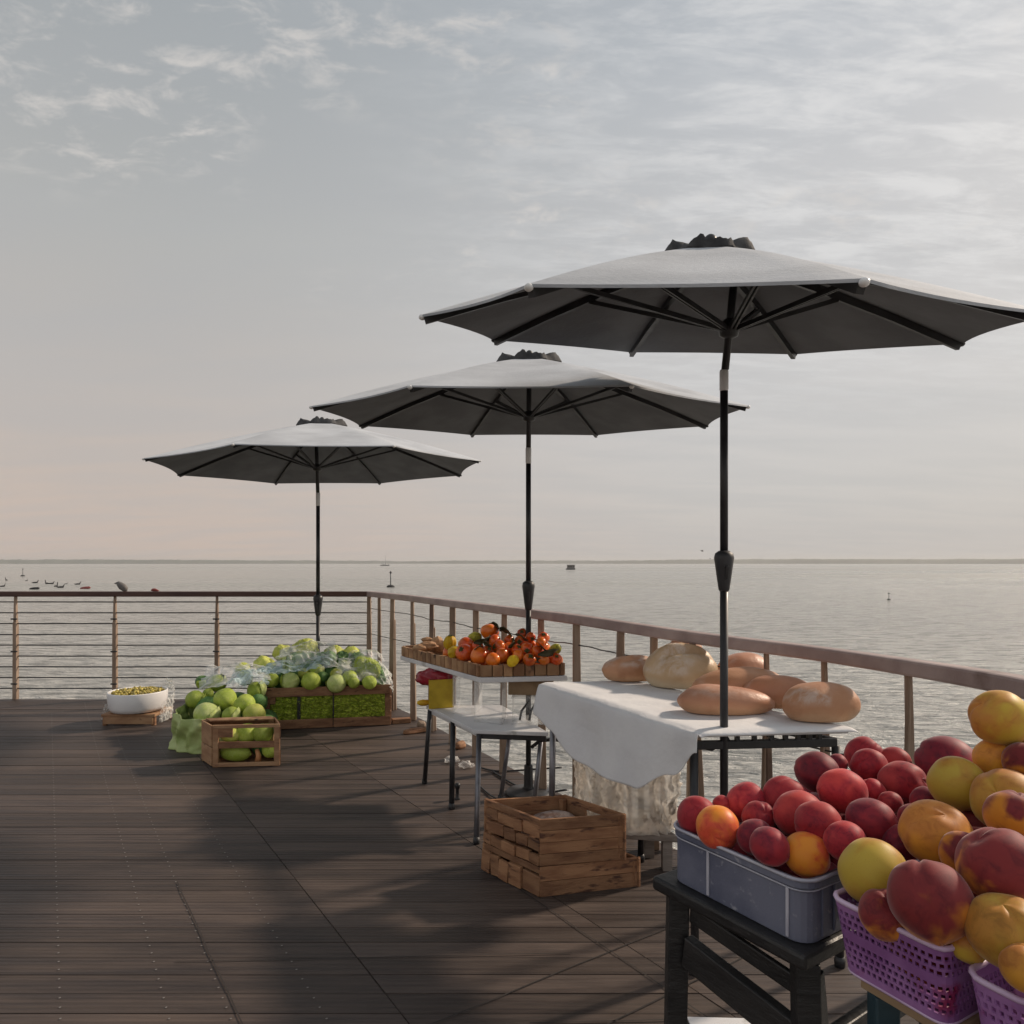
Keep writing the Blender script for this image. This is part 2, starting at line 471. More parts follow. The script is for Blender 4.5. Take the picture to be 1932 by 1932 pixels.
def deck_mat():
    m, t, p, out = principled('deck_wood')
    pos = t.n('ShaderNodeTexCoord').outputs['Object']
    isl = t.n('ShaderNodeNewGeometry').outputs['Random Per Island']
    o2 = t.n('ShaderNodeCombineXYZ'); t.put(o2.inputs[0], t.math('MULTIPLY', isl, 40.0)); t.put(o2.inputs[2], t.math('MULTIPLY', isl, 9.0))
    vec = t.vmath('ADD', pos, o2.outputs[0])
    streak = t.noise(t.mapping(vec, (0.7, 14, 1)), 2.2, 7, 0.65, 0.3)
    fine = t.noise(t.mapping(vec, (3, 70, 1)), 2.0, 5, 0.6)
    blot = t.noise(t.mapping(pos, (0.5, 1.1, 1)), 1.3, 5, 0.6)
    col = t.mix(t.step(streak, 0.3, 0.72), (0.043, 0.032, 0.029, 1), (0.095, 0.071, 0.060, 1))
    col = t.mix(t.math('MULTIPLY', t.step(fine, 0.45, 0.75), 0.45), col, (0.030, 0.023, 0.022, 1))
    col = t.mix(t.math('MULTIPLY', t.step(blot, 0.45, 0.7), 0.5), col, (0.122, 0.088, 0.068, 1))
    col = t.mix(1.0, col, t.step(isl, 0.0, 1.0, 0.80, 1.2), 'MULTIPLY')
    t.put(p.inputs['Base Color'], col)
    t.put(p.inputs['Roughness'], t.step(streak, 0.3, 0.7, 0.5, 0.72))
    p.inputs['Specular IOR Level'].default_value = 0.35
    wv = t.n('ShaderNodeTexWave', wave_type='BANDS', bands_direction='Y', wave_profile='SIN')
    t.put(wv.inputs['Vector'], pos); wv.inputs['Scale'].default_value = 14.5; wv.inputs['Distortion'].default_value = 0.15
    hgt = t.math('ADD', t.math('MULTIPLY', wv.outputs[1], 0.6), t.math('MULTIPLY', fine, 0.8))
    b = t.n('ShaderNodeBump'); b.inputs['Strength'].default_value = 0.6; b.inputs['Distance'].default_value = 0.004
    t.put(b.inputs['Height'], hgt); t.put(p.inputs['Normal'], b.outputs[0])
    return m
MT['deck'] = deck_mat()
MT['seam'] = mat('seam', (0.030, 0.024, 0.022), rough=0.9)
MT['nail'] = mat('nail', (0.28, 0.25, 0.23), rough=0.4, metal=0.5)
random.seed(11)
mb = MB()
BW = 0.094
DIRX, DIRY = 0.56, -0.83                      # the joists run slantwise under the boards
joints = [(-1.275, 3.41), (-4.9, 4.0), (0.9, 1.6)]
nails = [(-2.58, 3.88), (-2.39, 4.06), (-0.55, 2.0), (-3.9, 4.4), (-1.37, 2.81)]
def line_x(pt, y):
    return pt[0] + (y - pt[1]) / DIRY * DIRX
y = BACK_Y
k = 0
while y > -1.6:
    y0 = y - BW + 0.0035
    ym = (y + y0) / 2
    xr = rail_x(ym, 0.09)
    cuts = sorted([line_x(j, ym) for j in joints if -8 < line_x(j, ym) < xr - 0.2])
    xs = [-9.0] + cuts + [xr]
    for a, b2 in zip(xs, xs[1:]):
        dz = random.uniform(-0.0012, 0.0012)
        g_ = 0.0022
        sl = (y - y0) / 2 * DIRX / -DIRY          # the ends are sawn along the joist line
        if b2 == xr:
            pl = [(a + g_ + sl, y0), (rail_x(y0, 0.09), y0), (rail_x(y, 0.09), y), (a + g_ - sl, y)]
        else:
            pl = [(a + g_ + sl, y0), (b2 - g_ + sl, y0), (b2 - g_ - sl, y), (a + g_ - sl, y)]
        mb.prism(pl, -0.032 + dz, dz, m=0)
    for i, j in enumerate(nails):
        for s in (-0.022, 0.022):
            nx = line_x(j, ym + s)
            if -4 < nx < xr and ym > 1.6:
                mb.add([(nx + 0.0035 * math.cos(q), ym + s + 0.0035 * math.sin(q), 0.003) for q in (0, 1.05, 2.1, 3.14, 4.19, 5.24)], [(0, 1, 2, 3, 4, 5)], m=2)
    y -= BW
    k += 1
def seam(p, q, wd=0.0045):
    p, q = Vector((*p, 0.0045)), Vector((*q, 0.0045))
    n_ = max(2, int((q - p).length / 0.12))
    d = (q - p); sd = Vector((-d.y, d.x, 0)).normalized()
    pts = []
    for i in range(n_ + 1):
        c = p + d * (i / n_) + sd * 0.004 * noise.noise(p * 3 + d * (i / n_) * 5)
        pts += [c - sd * wd / 2, c + sd * wd / 2]
    mb.add(pts, [(2 * i, 2 * i + 1, 2 * i + 3, 2 * i + 2) for i in range(n_)], m=1)
seam((-1.366, 2.81), (-0.45, 1.5)); seam((0.03, 2.75), (0.75, 1.7))
seam((-0.36, 1.86), (0.62, 2.5)); seam((-0.1, 1.7), (0.8, 2.3)); seam((0.05, 1.95), (0.9, 1.98)); seam((-1.1, 2.25), (0.2, 2.3), 0.004)
o = structure(mb.build('deck', [MT['deck'], MT['seam'], MT['nail']]))
# frame and piles under the deck
mb = MB()
edge = [(x + 0.02, y) for x, y in RAIL]
for (x0, y0), (x1, y1) in zip(edge, edge[1:]):
    mb.beam((x0, y0, -0.13), (x1, y1, -0.13), 0.05, 0.19)
mb.beam((-9, BACK_Y - 0.05, -0.13), (edge[0][0], BACK_Y - 0.05, -0.13), 0.05, 0.19)
for x, y in edge[1:-2:11]:
    mb.beam((x - 0.14, y, -2.6), (x - 0.14, y, -0.04), 0.16, 0.16)
for x in (-7, -5, -3, -1.7):
    mb.beam((x, BACK_Y - 0.25, -2.6), (x, BACK_Y - 0.25, -0.04), 0.16, 0.16)
structure(mb.build('deck_frame', MT['post_wood']))

# ---- the railing along the back of the deck
RH = 1.03
t_ = thing('deck_railing', (-4, BACK_Y, 0), 'long straight dark brown railing with nine thin cables across the back of the deck', 'railing')
mb = MB(); mb.beam((-8.5, BACK_Y, RH - 0.022), (-1.36, BACK_Y, RH - 0.022), 0.07, 0.05)
MT['rail_dark'] = mat('rail_dark', (0.055, 0.022, 0.018), (0.10, 0.045, 0.032), 5, (0.3, 3, 3), 0.5, 0.2, 40)
mb.build('handrail', MT['rail_dark'], t_, bevel=0.008)
for px in (-560, -370, -165, 27, 215, 408):
    x = (px - 966) / 199.0 * 1.0075
    mb = MB()
    mb.beam((x, BACK_Y, 0), (x, BACK_Y, 0.74), 0.040, 0.04, up=(0, 1, 0), w1=0.034, m=0)
    mb.beam((x, BACK_Y, 0.74), (x, BACK_Y, 0.985), 0.030, 0.03, up=(0, 1, 0), w1=0.016, m=0)
    for zz in (0.15, 0.46, 0.77):
        mb.box((x, BACK_Y - 0.022, zz), (0.062, 0.012, 0.014), m=1)
    mb.build('post', [MT['post_wood'], MT['cable']], t_, bevel=0.004)
for i in range(9):
    z = 0.932 - i * 0.1035
    mb = MB()
    mb.tube([(-8.5 + 0.2375 * q * 4, BACK_Y + 0.006 * math.sin(q * 2.1 + i), z + 0.004 * noise.noise(Vector((q, i * 3.1, 0)))) for q in range(8)] + [(-1.34, BACK_Y, z)], 0.0065, 6)
    mb.build('cable', MT['cable'], t_, smooth=True)

# ---- the railing along the right edge
t2 = thing('deck_railing', (0.5, 3.3, 0), 'sloping brown wooden railing on close-set posts running down the right edge of the deck', 'railing')
mb = MB()
for (x0, y0), (x1, y1) in zip(RAIL[:-1], RAIL[1:]):
    pass
def rail_h(y):
    """the old handrail dips a little half way along"""
    if y > 3.8: return RH
    if y > 2.45: f = (3.8 - y) / 1.35; return RH - 0.036 * f * f * (3 - 2 * f)
    f = min(1.0, (2.45 - y) / 0.9); return RH - 0.036 + 0.026 * f * f * (3 - 2 * f)
def rail_sweep(mb, wd, z0, z1, pts):
    n_ = len(pts)
    ps = []
    for i, (x, y) in enumerate(pts):
        a = Vector(pts[max(i - 1, 0)]); b = Vector(pts[min(i + 1, n_ - 1)])
        d = (b - a).normalized(); s = Vector((d.y, -d.x))
        for sx, z in ((-1, z0), (1, z0), (1, z1), (-1, z1)):
            ps.append((x + s.x * sx * wd / 2, y + s.y * sx * wd / 2, z + rail_h(y) - RH))
    fs = [(3, 2, 1, 0), tuple(range(4 * n_ - 4, 4 * n_))]
    for i in range(n_ - 1):
        for q in range(4):
            fs.append((4 * i + q, 4 * i + (q + 1) % 4, 4 * i + 4 + (q + 1) % 4, 4 * i + 4 + q))
    mb.add(ps, fs)
rail_sweep(mb, 0.062, RH - 0.045, RH + 0.005, [(x, y) for x, y in RAIL if y > -0.5])
mb.build('handrail', MT['rail_wood'], t2, bevel=0.009)
post_px = [(697, 192), (716, 204), (746, 213), (778, 227), (816, 243), (854, 260), (899, 279), (952, 302), (1019, 331), (1083, 358), (1157, 390), (1233, 1300 / 3.15), (1300, 1300 / 2.97)]
random.seed(3)
for i, (px, s) in enumerate(post_px):
    y = 1300.0 / s
    x = rail_x(y)
    if i == 0: x, y = -1.36, 6.56
    mb = MB()
    w_ = [0.048, 0.034, 0.042, 0.042, 0.044, 0.044, 0.044, 0.042, 0.042, 0.046, 0.040, 0.034, 0.03, 0.03][i]
    tap = random.uniform(0.62, 0.95)
    lean = random.uniform(-0.012, 0.012)
    mb.beam((x + lean, y, 0), (x, y, rail_h(y) - 0.045), w_ * 1.15, 0.04, up=(0, 1, 0), w1=w_ * tap)
    if i in (2, 3, 4):
        mb.beam((x + w_ * 0.5, y + 0.02, 0), (x + w_ * 0.32, y + 0.02, RH * 0.78), 0.02, 0.03, up=(0, 1, 0))
    if i >= 10:
        mb.beam((x + 0.045, y - 0.03, 0), (x + 0.006, y - 0.012, rail_h(y) - 0.06), 0.026, 0.022, up=(0, 1, 0), w1=0.012)
    mb.build('post', MT['post_wood'], t2, bevel=0.004)
for y, dx in ((2.70, 0.05), (2.50, 0.05), (2.15, 0.05), (1.60, 0.05), (1.0, 0.05)):      # the last posts are pairs of slats leaning together
    x = rail_x(y)
    for k_, (b0, wd) in enumerate(((-0.022, 0.014), (0.024, 0.030))):
        mb = MB(); mb.beam((x + b0, y + 0.012 * k_, 0), (x + b0 * 0.12, y + 0.012 * k_, rail_h(y) - 0.045), wd, 0.022, up=(0, 1, 0), w1=wd * 0.55)
        mb.build('post', MT['post_wood'], t2, bevel=0.003)
for z in (0.87, 0.63):
    mb = MB()
    pts = []
    for (x0, y0), (x1, y1) in zip(RAIL[:-1], RAIL[1:]):
        for q in (0, 0.5):
            if y0 < (2.6 if z > 0.8 else 0.5): continue
            sag = 0.006 * math.sin(y0 * 9)
            pts.append((x0 + (x1 - x0) * q, y0 + (y1 - y0) * q, z + sag))
    mb.tube(pts, 0.0034, 6); mb.build('cable', MT['cable'], t2, smooth=True)

# ================================================================== things far out on the water
MT['bird'] = mat('bird', (0.012, 0.012, 0.013), (0.025, 0.024, 0.024), 8, rough=0.7)
MT['bird_grey'] = mat('bird_grey', (0.13, 0.12, 0.115), (0.2, 0.19, 0.18), 30, rough=0.8)
MT['hull_dark'] = mat('hull_dark', (0.03, 0.035, 0.04), (0.05, 0.055, 0.06), 1, rough=0.5)
MT['boat_white'] = mat('boat_white', (0.6, 0.6, 0.58), (0.5, 0.5, 0.48), 1, rough=0.5)
MT['float_red'] = mat('float_red', (0.22, 0.035, 0.03), (0.28, 0.06, 0.05), 6, rough=0.5)

def wpos(px, py):
    s = (py - HZ_PX) / (EYE - WATER_Z)
    return Vector(((px - CX_PX) / s, F_PX / s, WATER_Z))

def swimmer(name, p, size, heading, neck, label, cat, mt, group):
    """a bird on the water: one continuous body with neck, head, beak and tail"""
    mb = MB()
    prof = [(-0.62, 0.02, 0.13), (-0.45, 0.07, 0.10), (-0.2, 0.15, 0.07), (0.08, 0.165, 0.08), (0.26, 0.12, 0.14), (0.33, 0.075, 0.24)]
    prof += [(0.34 + 0.02 * neck, 0.062, 0.30 + 0.07 * neck), (0.36, 0.06, 0.35 + 0.13 * neck), (0.40, 0.065, 0.39 + 0.15 * neck), (0.45, 0.05, 0.40 + 0.15 * neck), (0.50, 0.018, 0.39 + 0.15 * neck), (0.56, 0.008, 0.385 + 0.15 * neck)]
    c, s_ = math.cos(heading), math.sin(heading)
    mb.tube([p + Vector((a * c, a * s_, z)) * size for a, r_, z in prof], [r_ * size for a, r_, z in prof], 8)
    o = mb.build(name, mt, org=p, smooth=True)
    return tag(o, label, cat, group)
flock = [(5, 1104, 0.65, 0.3, 1.0, 'black cormorant with upright neck, leftmost of the flock beyond the railing'),
         (12, 1092, 0.75, 2.6, 1.6, 'slim upright black cormorant above the leftmost bird of the flock'),
         (50, 1093, 0.45, 1.2, 1.2, 'tiny dark cormorant below the thin stake at the left'),
         (67, 1097, 0.80, 0.4, 0.6, 'dark cormorant leaning forward, left of the birds with raised necks'),
         (89, 1099, 0.90, 2.8, 1.2, 'larger black cormorant facing left, in the middle of the flock'),
         (97, 1099, 0.80, 0.2, 0.3, 'low black cormorant close behind the larger one in the flock'),
         (106, 1104, 0.85, 1.7, 1.5, 'upright black cormorant seen end-on, nearer than most of the flock'),
         (115, 1106, 0.85, 0.1, 0.1, 'flat black cormorant with lowered head at the near side of the flock'),
         (125, 1099, 0.40, 0.9, 0.8, 'tiny distant cormorant right of the flock'),
         (147, 1100, 0.75, 0.3, 0.7, 'black cormorant swimming alone at the right end of the flock')]
for px, py, sz, hd, nk, lb in flock:
    swimmer('cormorant', wpos(px, py + 3), sz * 0.88, hd, nk, lb, 'bird', MT['bird'], 'cormorants on the water')

def small_float(px, py, ln, label, mt, cat='buoy'):
    p = wpos(px, py)
    mb = MB()
    prof = [(-0.5, 0.02), (-0.42, 0.10), (-0.15, 0.15), (0.2, 0.14), (0.42, 0.09), (0.5, 0.02)]
    mb.tube([p + Vector((a * ln, 0.1 * a * ln, 0.08 * ln + 0.10 * ln * a)) for a, r_ in prof], [r_ * ln for a, r_ in prof], 10)
    mb.beam(p + Vector((0.32 * ln, 0, 0.12 * ln)), p + Vector((0.36 * ln, 0, 0.26 * ln)), 0.05 * ln, 0.05 * ln)
    return tag(mb.build('mooring_float', mt, org=p, smooth=True), label, cat)
small_float(65, 1112, 0.95, 'long dark mooring float left of the red one, just beyond the railing', MT['bird'])
small_float(161, 1111, 1.0, 'long dull red mooring float just beyond the railing', MT['float_red'])
# a grey bird and a red lump on the back handrail
p = Vector(((228 - 966) / 197.0, BACK_Y, RH + 0.004))
mb = MB()
pr = [(0.045, 0.0, 0.014), (0.04, 0.02, 0.03), (0.015, 0.045, 0.036), (-0.012, 0.066, 0.028), (-0.026, 0.077, 0.022), (-0.042, 0.078, 0.010), (-0.060, 0.074, 0.004)]
mb.tube([p + Vector((a, 0, z)) for a, z, r_ in pr], [r_ for a, z, r_ in pr], 12)
tag(mb.build('pigeon', MT['bird_grey'], org=p, smooth=True), 'grey pigeon sitting hunched on the dark back handrail', 'bird')
p = Vector(((291 - 966) / 197.0, BACK_Y, RH + 0.004))
mb = MB()
pr = [(-0.030, 0.008, 0.006), (-0.014, 0.014, 0.014), (0.004, 0.014, 0.015), (0.030, 0.008, 0.009), (0.044, 0.005, 0.004)]
mb.tube([p + Vector((a, 0, z)) for a, z, r_ in pr], [r_ for a, z, r_ in pr], 10)
tag(mb.build('rag', MT['float_red'], org=p, smooth=True), 'small reddish rag lying on the back handrail', 'rag')

def beacon(px, top, base, label, ball):
    p = wpos(px, base); h = (base - top) * p.y / F_PX
    t = thing('channel_marker', p, label, 'marker', 'channel markers')
    mb = MB(); mb.lathe([(0.10 * h, -0.05), (0.24 * h, 0.0), (0.24 * h, 0.07 * h), (0.13 * h, 0.14 * h)], p, 14); mb.build('float', MT['bird'], t, smooth=True)
    mb = MB(); mb.tube([p + Vector((0, 0, 0.12 * h)), p + Vector((0, 0, h * 0.88))], 0.028 * h, 8); mb.build('pole', MT['hull_dark'], t, smooth=True)
    mb = MB(); mb.lathe([(0.004, 0.82 * h), (ball * h, 0.86 * h), (ball * h, 0.90 * h), (0.01, h)], p, 10); mb.build('topmark', MT['bird'], t)
beacon(737, 1077, 1108, 'tall thin channel marker with dark topmark right of the far umbrella', 0.07)
beacon(43, 1072, 1087, 'small thin stake marker above the flock of birds', 0.07)
beacon(1677, 1118, 1132, 'short stubby cone buoy alone on the open water at the right', 0.16)

def sailboat(px, py, ln):
    p = wpos(px, py)
    t = thing('sailing_boat', p, 'dark sailing boat with bare mast at anchor far out, right of the far umbrella', 'boat')
    mb = MB()
    secs = [(-0.5, 0.10, 0.09), (-0.3, 0.14, 0.085), (0.0, 0.155, 0.09), (0.3, 0.10, 0.11), (0.5, 0.008, 0.145)]
    ps, fs = [], []
    for x, wd, z in secs:
        for a, b in ((-1, z), (-0.75, 0.0), (0, -0.05), (0.75, 0.0), (1, z)):
            ps.append(p + Vector((x * ln, a * wd * ln, b * ln)))
    for i in range(len(secs) - 1):
        for q in range(4):
            fs.append((i * 5 + q, i * 5 + q + 1, i * 5 + q + 6, i * 5 + q + 5))
        fs.append((i * 5, i * 5 + 5, i * 5 + 9, i * 5 + 4))
    fs.append((0, 1, 2, 3, 4))
    mb.add(ps, fs); mb.build('hull', MT['hull_dark'], t)
    mb = MB(); mb.beam(p + Vector((-0.25 * ln, 0, 0.13 * ln)), p + Vector((0.18 * ln, 0, 0.125 * ln)), 0.17 * ln, 0.08 * ln, w1=0.1 * ln, h1=0.04 * ln); mb.build('cabin', MT['boat_white'], t)
    mb = MB(); mb.tube([p + Vector((0.08 * ln, 0, 0.1 * ln)), p + Vector((0.08 * ln, 0, 1.15 * ln))], [0.016 * ln, 0.010 * ln], 6); mb.build('mast', MT['grey_metal'], t)
    mb = MB(); mb.tube([p + Vector((0.07 * ln, 0, 0.24 * ln)), p + Vector((-0.2 * ln, 0, 0.235 * ln)), p + Vector((-0.42 * ln, 0, 0.23 * ln))], [0.03 * ln, 0.035 * ln, 0.02 * ln], 8); mb.build('furled_sail', MT['boat_white'], t, smooth=True)
sailboat(726, 1067.5, 8.0)

def houseboat(px, py, wd):
    p = wpos(px, py)
    t = thing('cabin_boat', p, 'small boxy cabin boat with dark windows far out, right of the middle umbrella pole', 'boat')
    mb = MB(); mb.prism([(p.x - wd * .5, p.y), (p.x - wd * .42, p.y - wd * .5), (p.x + wd * .42, p.y - wd * .5), (p.x + wd * .5, p.y), (p.x + wd * .5, p.y + wd * .6), (p.x - wd * .5, p.y + wd * .6)], p.z - 0.1, p.z + wd * .16); mb.build('hull', MT['hull_dark'], t)
    mb = MB()
    mb.box((p.x, p.y, p.z + wd * .34), (wd * .8, wd * .6, wd * .36)); mb.build('cabin', MT['bird_grey'], t)
    mb = MB(); mb.box((p.x, p.y, p.z + wd * .55), (wd * .95, wd * .8, wd * .05)); mb.build('roof', MT['boat_white'], t)
    for k in (-1, 0, 1):
        mb = MB(); mb.box((p.x + k * wd * .25, p.y - wd * .303, p.z + wd * .37), (wd * .17, wd * .02, wd * .2)); mb.build('window', MT['bird'], t)
houseboat(1077, 1075, 3.4)

def gull(px, py, Y, span, label):
    p = at(px, py, Y)
    mb = MB()
    mb.tube([p + Vector((a, 0, 0)) * span for a in (-0.22, -0.1, 0.05, 0.16, 0.22)], [0.004 * span, 0.04 * span, 0.05 * span, 0.03 * span, 0.006 * span], 8)
    for s in (-1, 1):
        def wing(u, v, s=s):
            return p + Vector((0.10 * (1 - v) - 0.1 * v - 0.10 * u + 0.05 * u * (1 - v), s * 0.5 * u, 0.16 * math.sin(u * 2.4) + 0.008 * (1 - abs(2 * v - 1)))) * span
        mb.grid(wing, 6, 2)
    tag(mb.build('gull', MT['bird_grey'], org=p, smooth=True, solid=0.01 * span), label, 'bird', 'flying gulls')
gull(1325, 1040, 60, 0.55, 'flying gull high left of the near umbrella crank, larger of the two')
gull(1340, 1054, 70, 0.3, 'tiny flying gull lower, just above the horizon by the near umbrella crank')

# ================================================================== umbrellas
def umbrella(px, d, r, rim_h, tilt, rise, joint, crank, label, pole_r=0.014, foot=0.0, side=0.0, spin=0.0, shift=0.0):
    x = (px - CX_PX) / (F_PX / d)
    base = Vector((x, d, foot))
    t = thing('patio_umbrella', base, label, 'umbrella', 'grey patio umbrellas')
    j0, j1 = joint
    c0, c1 = crank
    if foot == 0.0:
        mb = MB(); mb.lathe([(0.13, 0.0), (0.13, 0.012), (0.115, 0.02), (0.04, 0.03), (0.026, 0.04), (0.024, 0.16), (0.018, 0.165)], base, 32)
        mb.build('base', MT['black_metal'], t, smooth=True, bevel=0.003)
    else:
        mb = MB(); mb.lathe([(0.008, 0.0), (pole_r * 1.25, 0.008), (pole_r * 1.25, 0.05), (pole_r, 0.054)], base, 20)
        mb.build('end_cap', MT['black_metal'], t, smooth=True)
    up = lambda z: Vector((x, d, z))
    mb = MB(); mb.tube([up(foot + 0.03), up(c0 + 0.02)], pole_r * 1.02, 16); mb.tube([up(c1 - 0.02), up(j0)], pole_r, 16)
    mb.build('pole', MT['black_metal'], t, smooth=True)
    L = c1 - c0
    mb = MB(); mb.lathe([(pole_r * 1.1, c0), (pole_r * 1.35, c0 + .04 * L), (pole_r * 1.75, c0 + .3 * L), (pole_r * 2.2, c0 + .62 * L), (pole_r * 2.5, c0 + .82 * L), (pole_r * 2.25, c0 + .93 * L), (pole_r * 1.3, c1)], (x, d, 0), 20)
    cr = mb.build('crank_housing', MT['black_metal'], t, smooth=True)
    mb = MB(); mb.tube([up(c0 + .6 * L) + Vector((0, -pole_r * 1.6, 0)), up(c0 + .6 * L) + Vector((0, -pole_r * 3.0, 0))], pole_r * 0.4, 8)
    mb.beam(up(c0 + .62 * L) + Vector((0, -pole_r * 3.0, 0)), up(c0 + .30 * L) + Vector((0, -pole_r * 2.6, 0)), pole_r * .7, pole_r * .35, up=(0, 1, 0))
    mb.build('crank_handle', MT['black_metal'], cr, bevel=0.002)
    mb = MB(); mb.lathe([(pole_r * .98, j0), (pole_r * 1.12, j0 + 0.006), (pole_r * 1.12, j1 - 0.006), (pole_r * .98, j1)], (x, d, 0), 16)
    mb.build('tilt_joint', MT['white_plastic'], t, smooth=True)
    # everything above the joint leans towards the viewer by the tilt
    piv = up((j0 + j1) / 2)
    rot = Matrix.Rotation(side, 4, 'Y') @ Matrix.Rotation(tilt, 4, 'X') @ Matrix.Rotation(spin, 4, 'Z')
    mp = Matrix.Translation(piv) @ rot
    mt = Matrix.Translation(piv + Vector((shift, 0, 0))) @ rot
    WP = lambda p: mp @ Vector((p[0], p[1], p[2]))
    ax = rim_h - piv.z                     # rim plane above the pivot along the axis
    W = lambda p: mt @ Vector((p[0], p[1], p[2]))
    top_z = ax + rise * r
    mb = MB(); mb.tube([WP((0, 0, 0.5 * (j1 - j0))), WP((0, 0, top_z - 0.01))], pole_r * 0.97, 14)
    mb.build('upper_pole', MT['black_metal'], t, smooth=True)
    angs = [R(22.5 + 45 * k) for k in range(8)]
    VR = 0.15
    def surf(a, q, dz=0.0):
        """canopy point: a turns (0..8 panels), q from vent (0) to rim (1)"""
        k = int(math.floor(a)) % 8; f = a - math.floor(a)
        A, B = angs[k], angs[k] + R(45)
        rr = (VR + (1 - VR) * q) * r
        pa = Vector((math.cos(A), math.sin(A), 0)) * rr; pb = Vector((math.cos(B), math.sin(B), 0)) * rr
        p = pa.lerp(pb, f)
        m_ = 4 * f * (1 - f)
        p *= 1 - 0.035 * m_ * q              # the hem is slightly scooped between the ribs
        z = ax + rise * r * (1 - q) * (1 - VR) / (1 - VR) * 1.0
        z = ax + rise * r * (1 - (VR + (1 - VR) * q)) / (1 - VR) * 0.97
        z += 0.012 * r * math.sin(math.pi * q)  # a slight swell
        z -= 0.012 * r * m_ * math.sin(math.pi * min(1, q * 1.1)) # fabric sinks between ribs
        return (p.x, p.y, z + dz)
    NS, NQ = 64, 14
    mb = MB()
    def shell(dz):
        ps = [W(surf(8 * i / NS, j / NQ, dz)) for i in range(NS) for j in range(NQ + 1)]
        fs = [(i * (NQ + 1) + j, ((i + 1) % NS) * (NQ + 1) + j, ((i + 1) % NS) * (NQ + 1) + j + 1, i * (NQ + 1) + j + 1) for i in range(NS) for j in range(NQ)]
        return ps, fs
    ps, fs = shell(0.0); mb.add(ps, fs, 0)
    # turned hem
    hem = [W(surf(8 * i / NS, 1.0, 0.0)) for i in range(NS)] + [W(surf(8 * i / NS, 1.0, -0.007)) for i in range(NS)]
    mb.add(hem, [(i, (i + 1) % NS, NS + (i + 1) % NS, NS + i) for i in range(NS)], 0)
    can = mb.build('canopy', [MT['canopy_top']], t, smooth=True)
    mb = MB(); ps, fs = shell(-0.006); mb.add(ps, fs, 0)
    mb.build('underside_shade', MT['canopy_under_shade'], can, smooth=True)  # added darker skin that carries the shade under the canopy
    # the ruffled vent flap over the opening
    mb = MB()
    zv = surf(0, 0)[2]
    def vent(u, v):
        a = 2 * math.pi * u
        oct_ = math.cos(R(22.5)) / math.cos(((a - R(22.5)) % R(45)) - R(22.5))
        rr = VR * r * 1.06 * oct_
        if v < 0.5:
            q = v / 0.5
            wob = 0.020 * r * noise.noise(Vector((math.cos(a) * 3, math.sin(a) * 3, 1.7))) + 0.012 * r * noise.noise(Vector((math.cos(a) * 9, math.sin(a) * 9, q * 2)))
            return W((math.cos(a) * rr * q * 0.93, math.sin(a) * rr * q * 0.93, zv + 0.022 * r - 0.006 * r * q + 1.2 * wob * q + 0.010 * r * abs(math.sin(a * 5 + 1)) * q))
        q = (v - 0.5) / 0.5
        wob = 0.020 * r * noise.noise(Vector((math.cos(a) * 3, math.sin(a) * 3, 1.7))) + 0.012 * r * noise.noise(Vector((math.cos(a) * 9, math.sin(a) * 9, 2)))
        jag = 0.012 * r * abs(math.sin(a * 4)) + 0.006 * r * noise.noise(Vector((math.cos(a) * 7, math.sin(a) * 7, 9)))
        return W((math.cos(a) * rr * (0.93 + 0.10 * q), math.sin(a) * rr * (0.93 + 0.10 * q), zv + 0.016 * r + 1.2 * wob * (1 - q) + 0.012 * r * abs(math.sin(a * 5 + 1)) * (1 - q) - q * (0.028 * r - jag)))
    mb.grid(vent, 96, 10)
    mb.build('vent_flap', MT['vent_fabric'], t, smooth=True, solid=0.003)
    mb = MB(); mb.ball(W((0, 0, zv + 0.05 * r)), (0.02, 0.02, 0.02), 12, 8)
    mb.build('finial', MT['black_metal'], t, smooth=True)
    # hub, runner, ribs and struts
    run_z = ax + 0.0
    mb = MB(); c = WP((0, 0, run_z))
    axd = (mt.to_3x3() @ Vector((0, 0, 1)))
    mb.lathe([(pole_r * 1.1, -0.03), (pole_r * 2.3, -0.022), (pole_r * 2.6, 0.0), (pole_r * 2.6, 0.012), (pole_r * 1.3, 0.03)], c, 16, axis=axd)
    mb.build('runner', MT['black_metal'], t, smooth=True)
    mb = MB(); c = WP((0, 0, top_z * 0.985 - 0.02)); mb.lathe([(pole_r * 1.2, -0.02), (pole_r * 2.4, 0.0), (pole_r * 1.2, 0.014)], c, 16, axis=axd)
    mb.build('top_hub', MT['black_metal'], t, smooth=True)
    for k in range(8):
        mb = MB()
        pts = [W(surf(k + 1e-6, q, -0.020)) for q in (0.0, 0.33, 0.66, 0.985)]
        c_ = WP((0, 0, top_z * 0.985 - 0.02))
        up_ = axd
        chain = [c_] + pts
        for a, b in zip(chain, chain[1:]):
            mb.beam(a, b, 0.017, 0.022, up=up_)
        rb = mb.build('rib', MT['black_metal'], t)
        mb = MB()
        A = angs[k]
        mid = W(surf(k + 1e-6, 0.40, -0.03))
        s0 = WP((math.cos(A) * pole_r * 2.2, math.sin(A) * pole_r * 2.2, run_z))
        sd = (mid - s0).cross(up_).normalized() * 0.006
        mb.beam(s0 + sd, mid + sd, 0.006, 0.014, up=up_); mb.beam(s0 - sd, mid - sd, 0.006, 0.014, up=up_)
        mb.build('strut', MT['black_metal'], rb)
        mb = MB(); mb.ball(W(surf(k + 1e-6, 0.995, -0.008)), (0.011, 0.011, 0.009), 8, 6)
        mb.build('rib_tip', MT['white_plastic'] if k in (4, 5, 6, 7) else MT['black_metal'], rb, smooth=True)
    return t
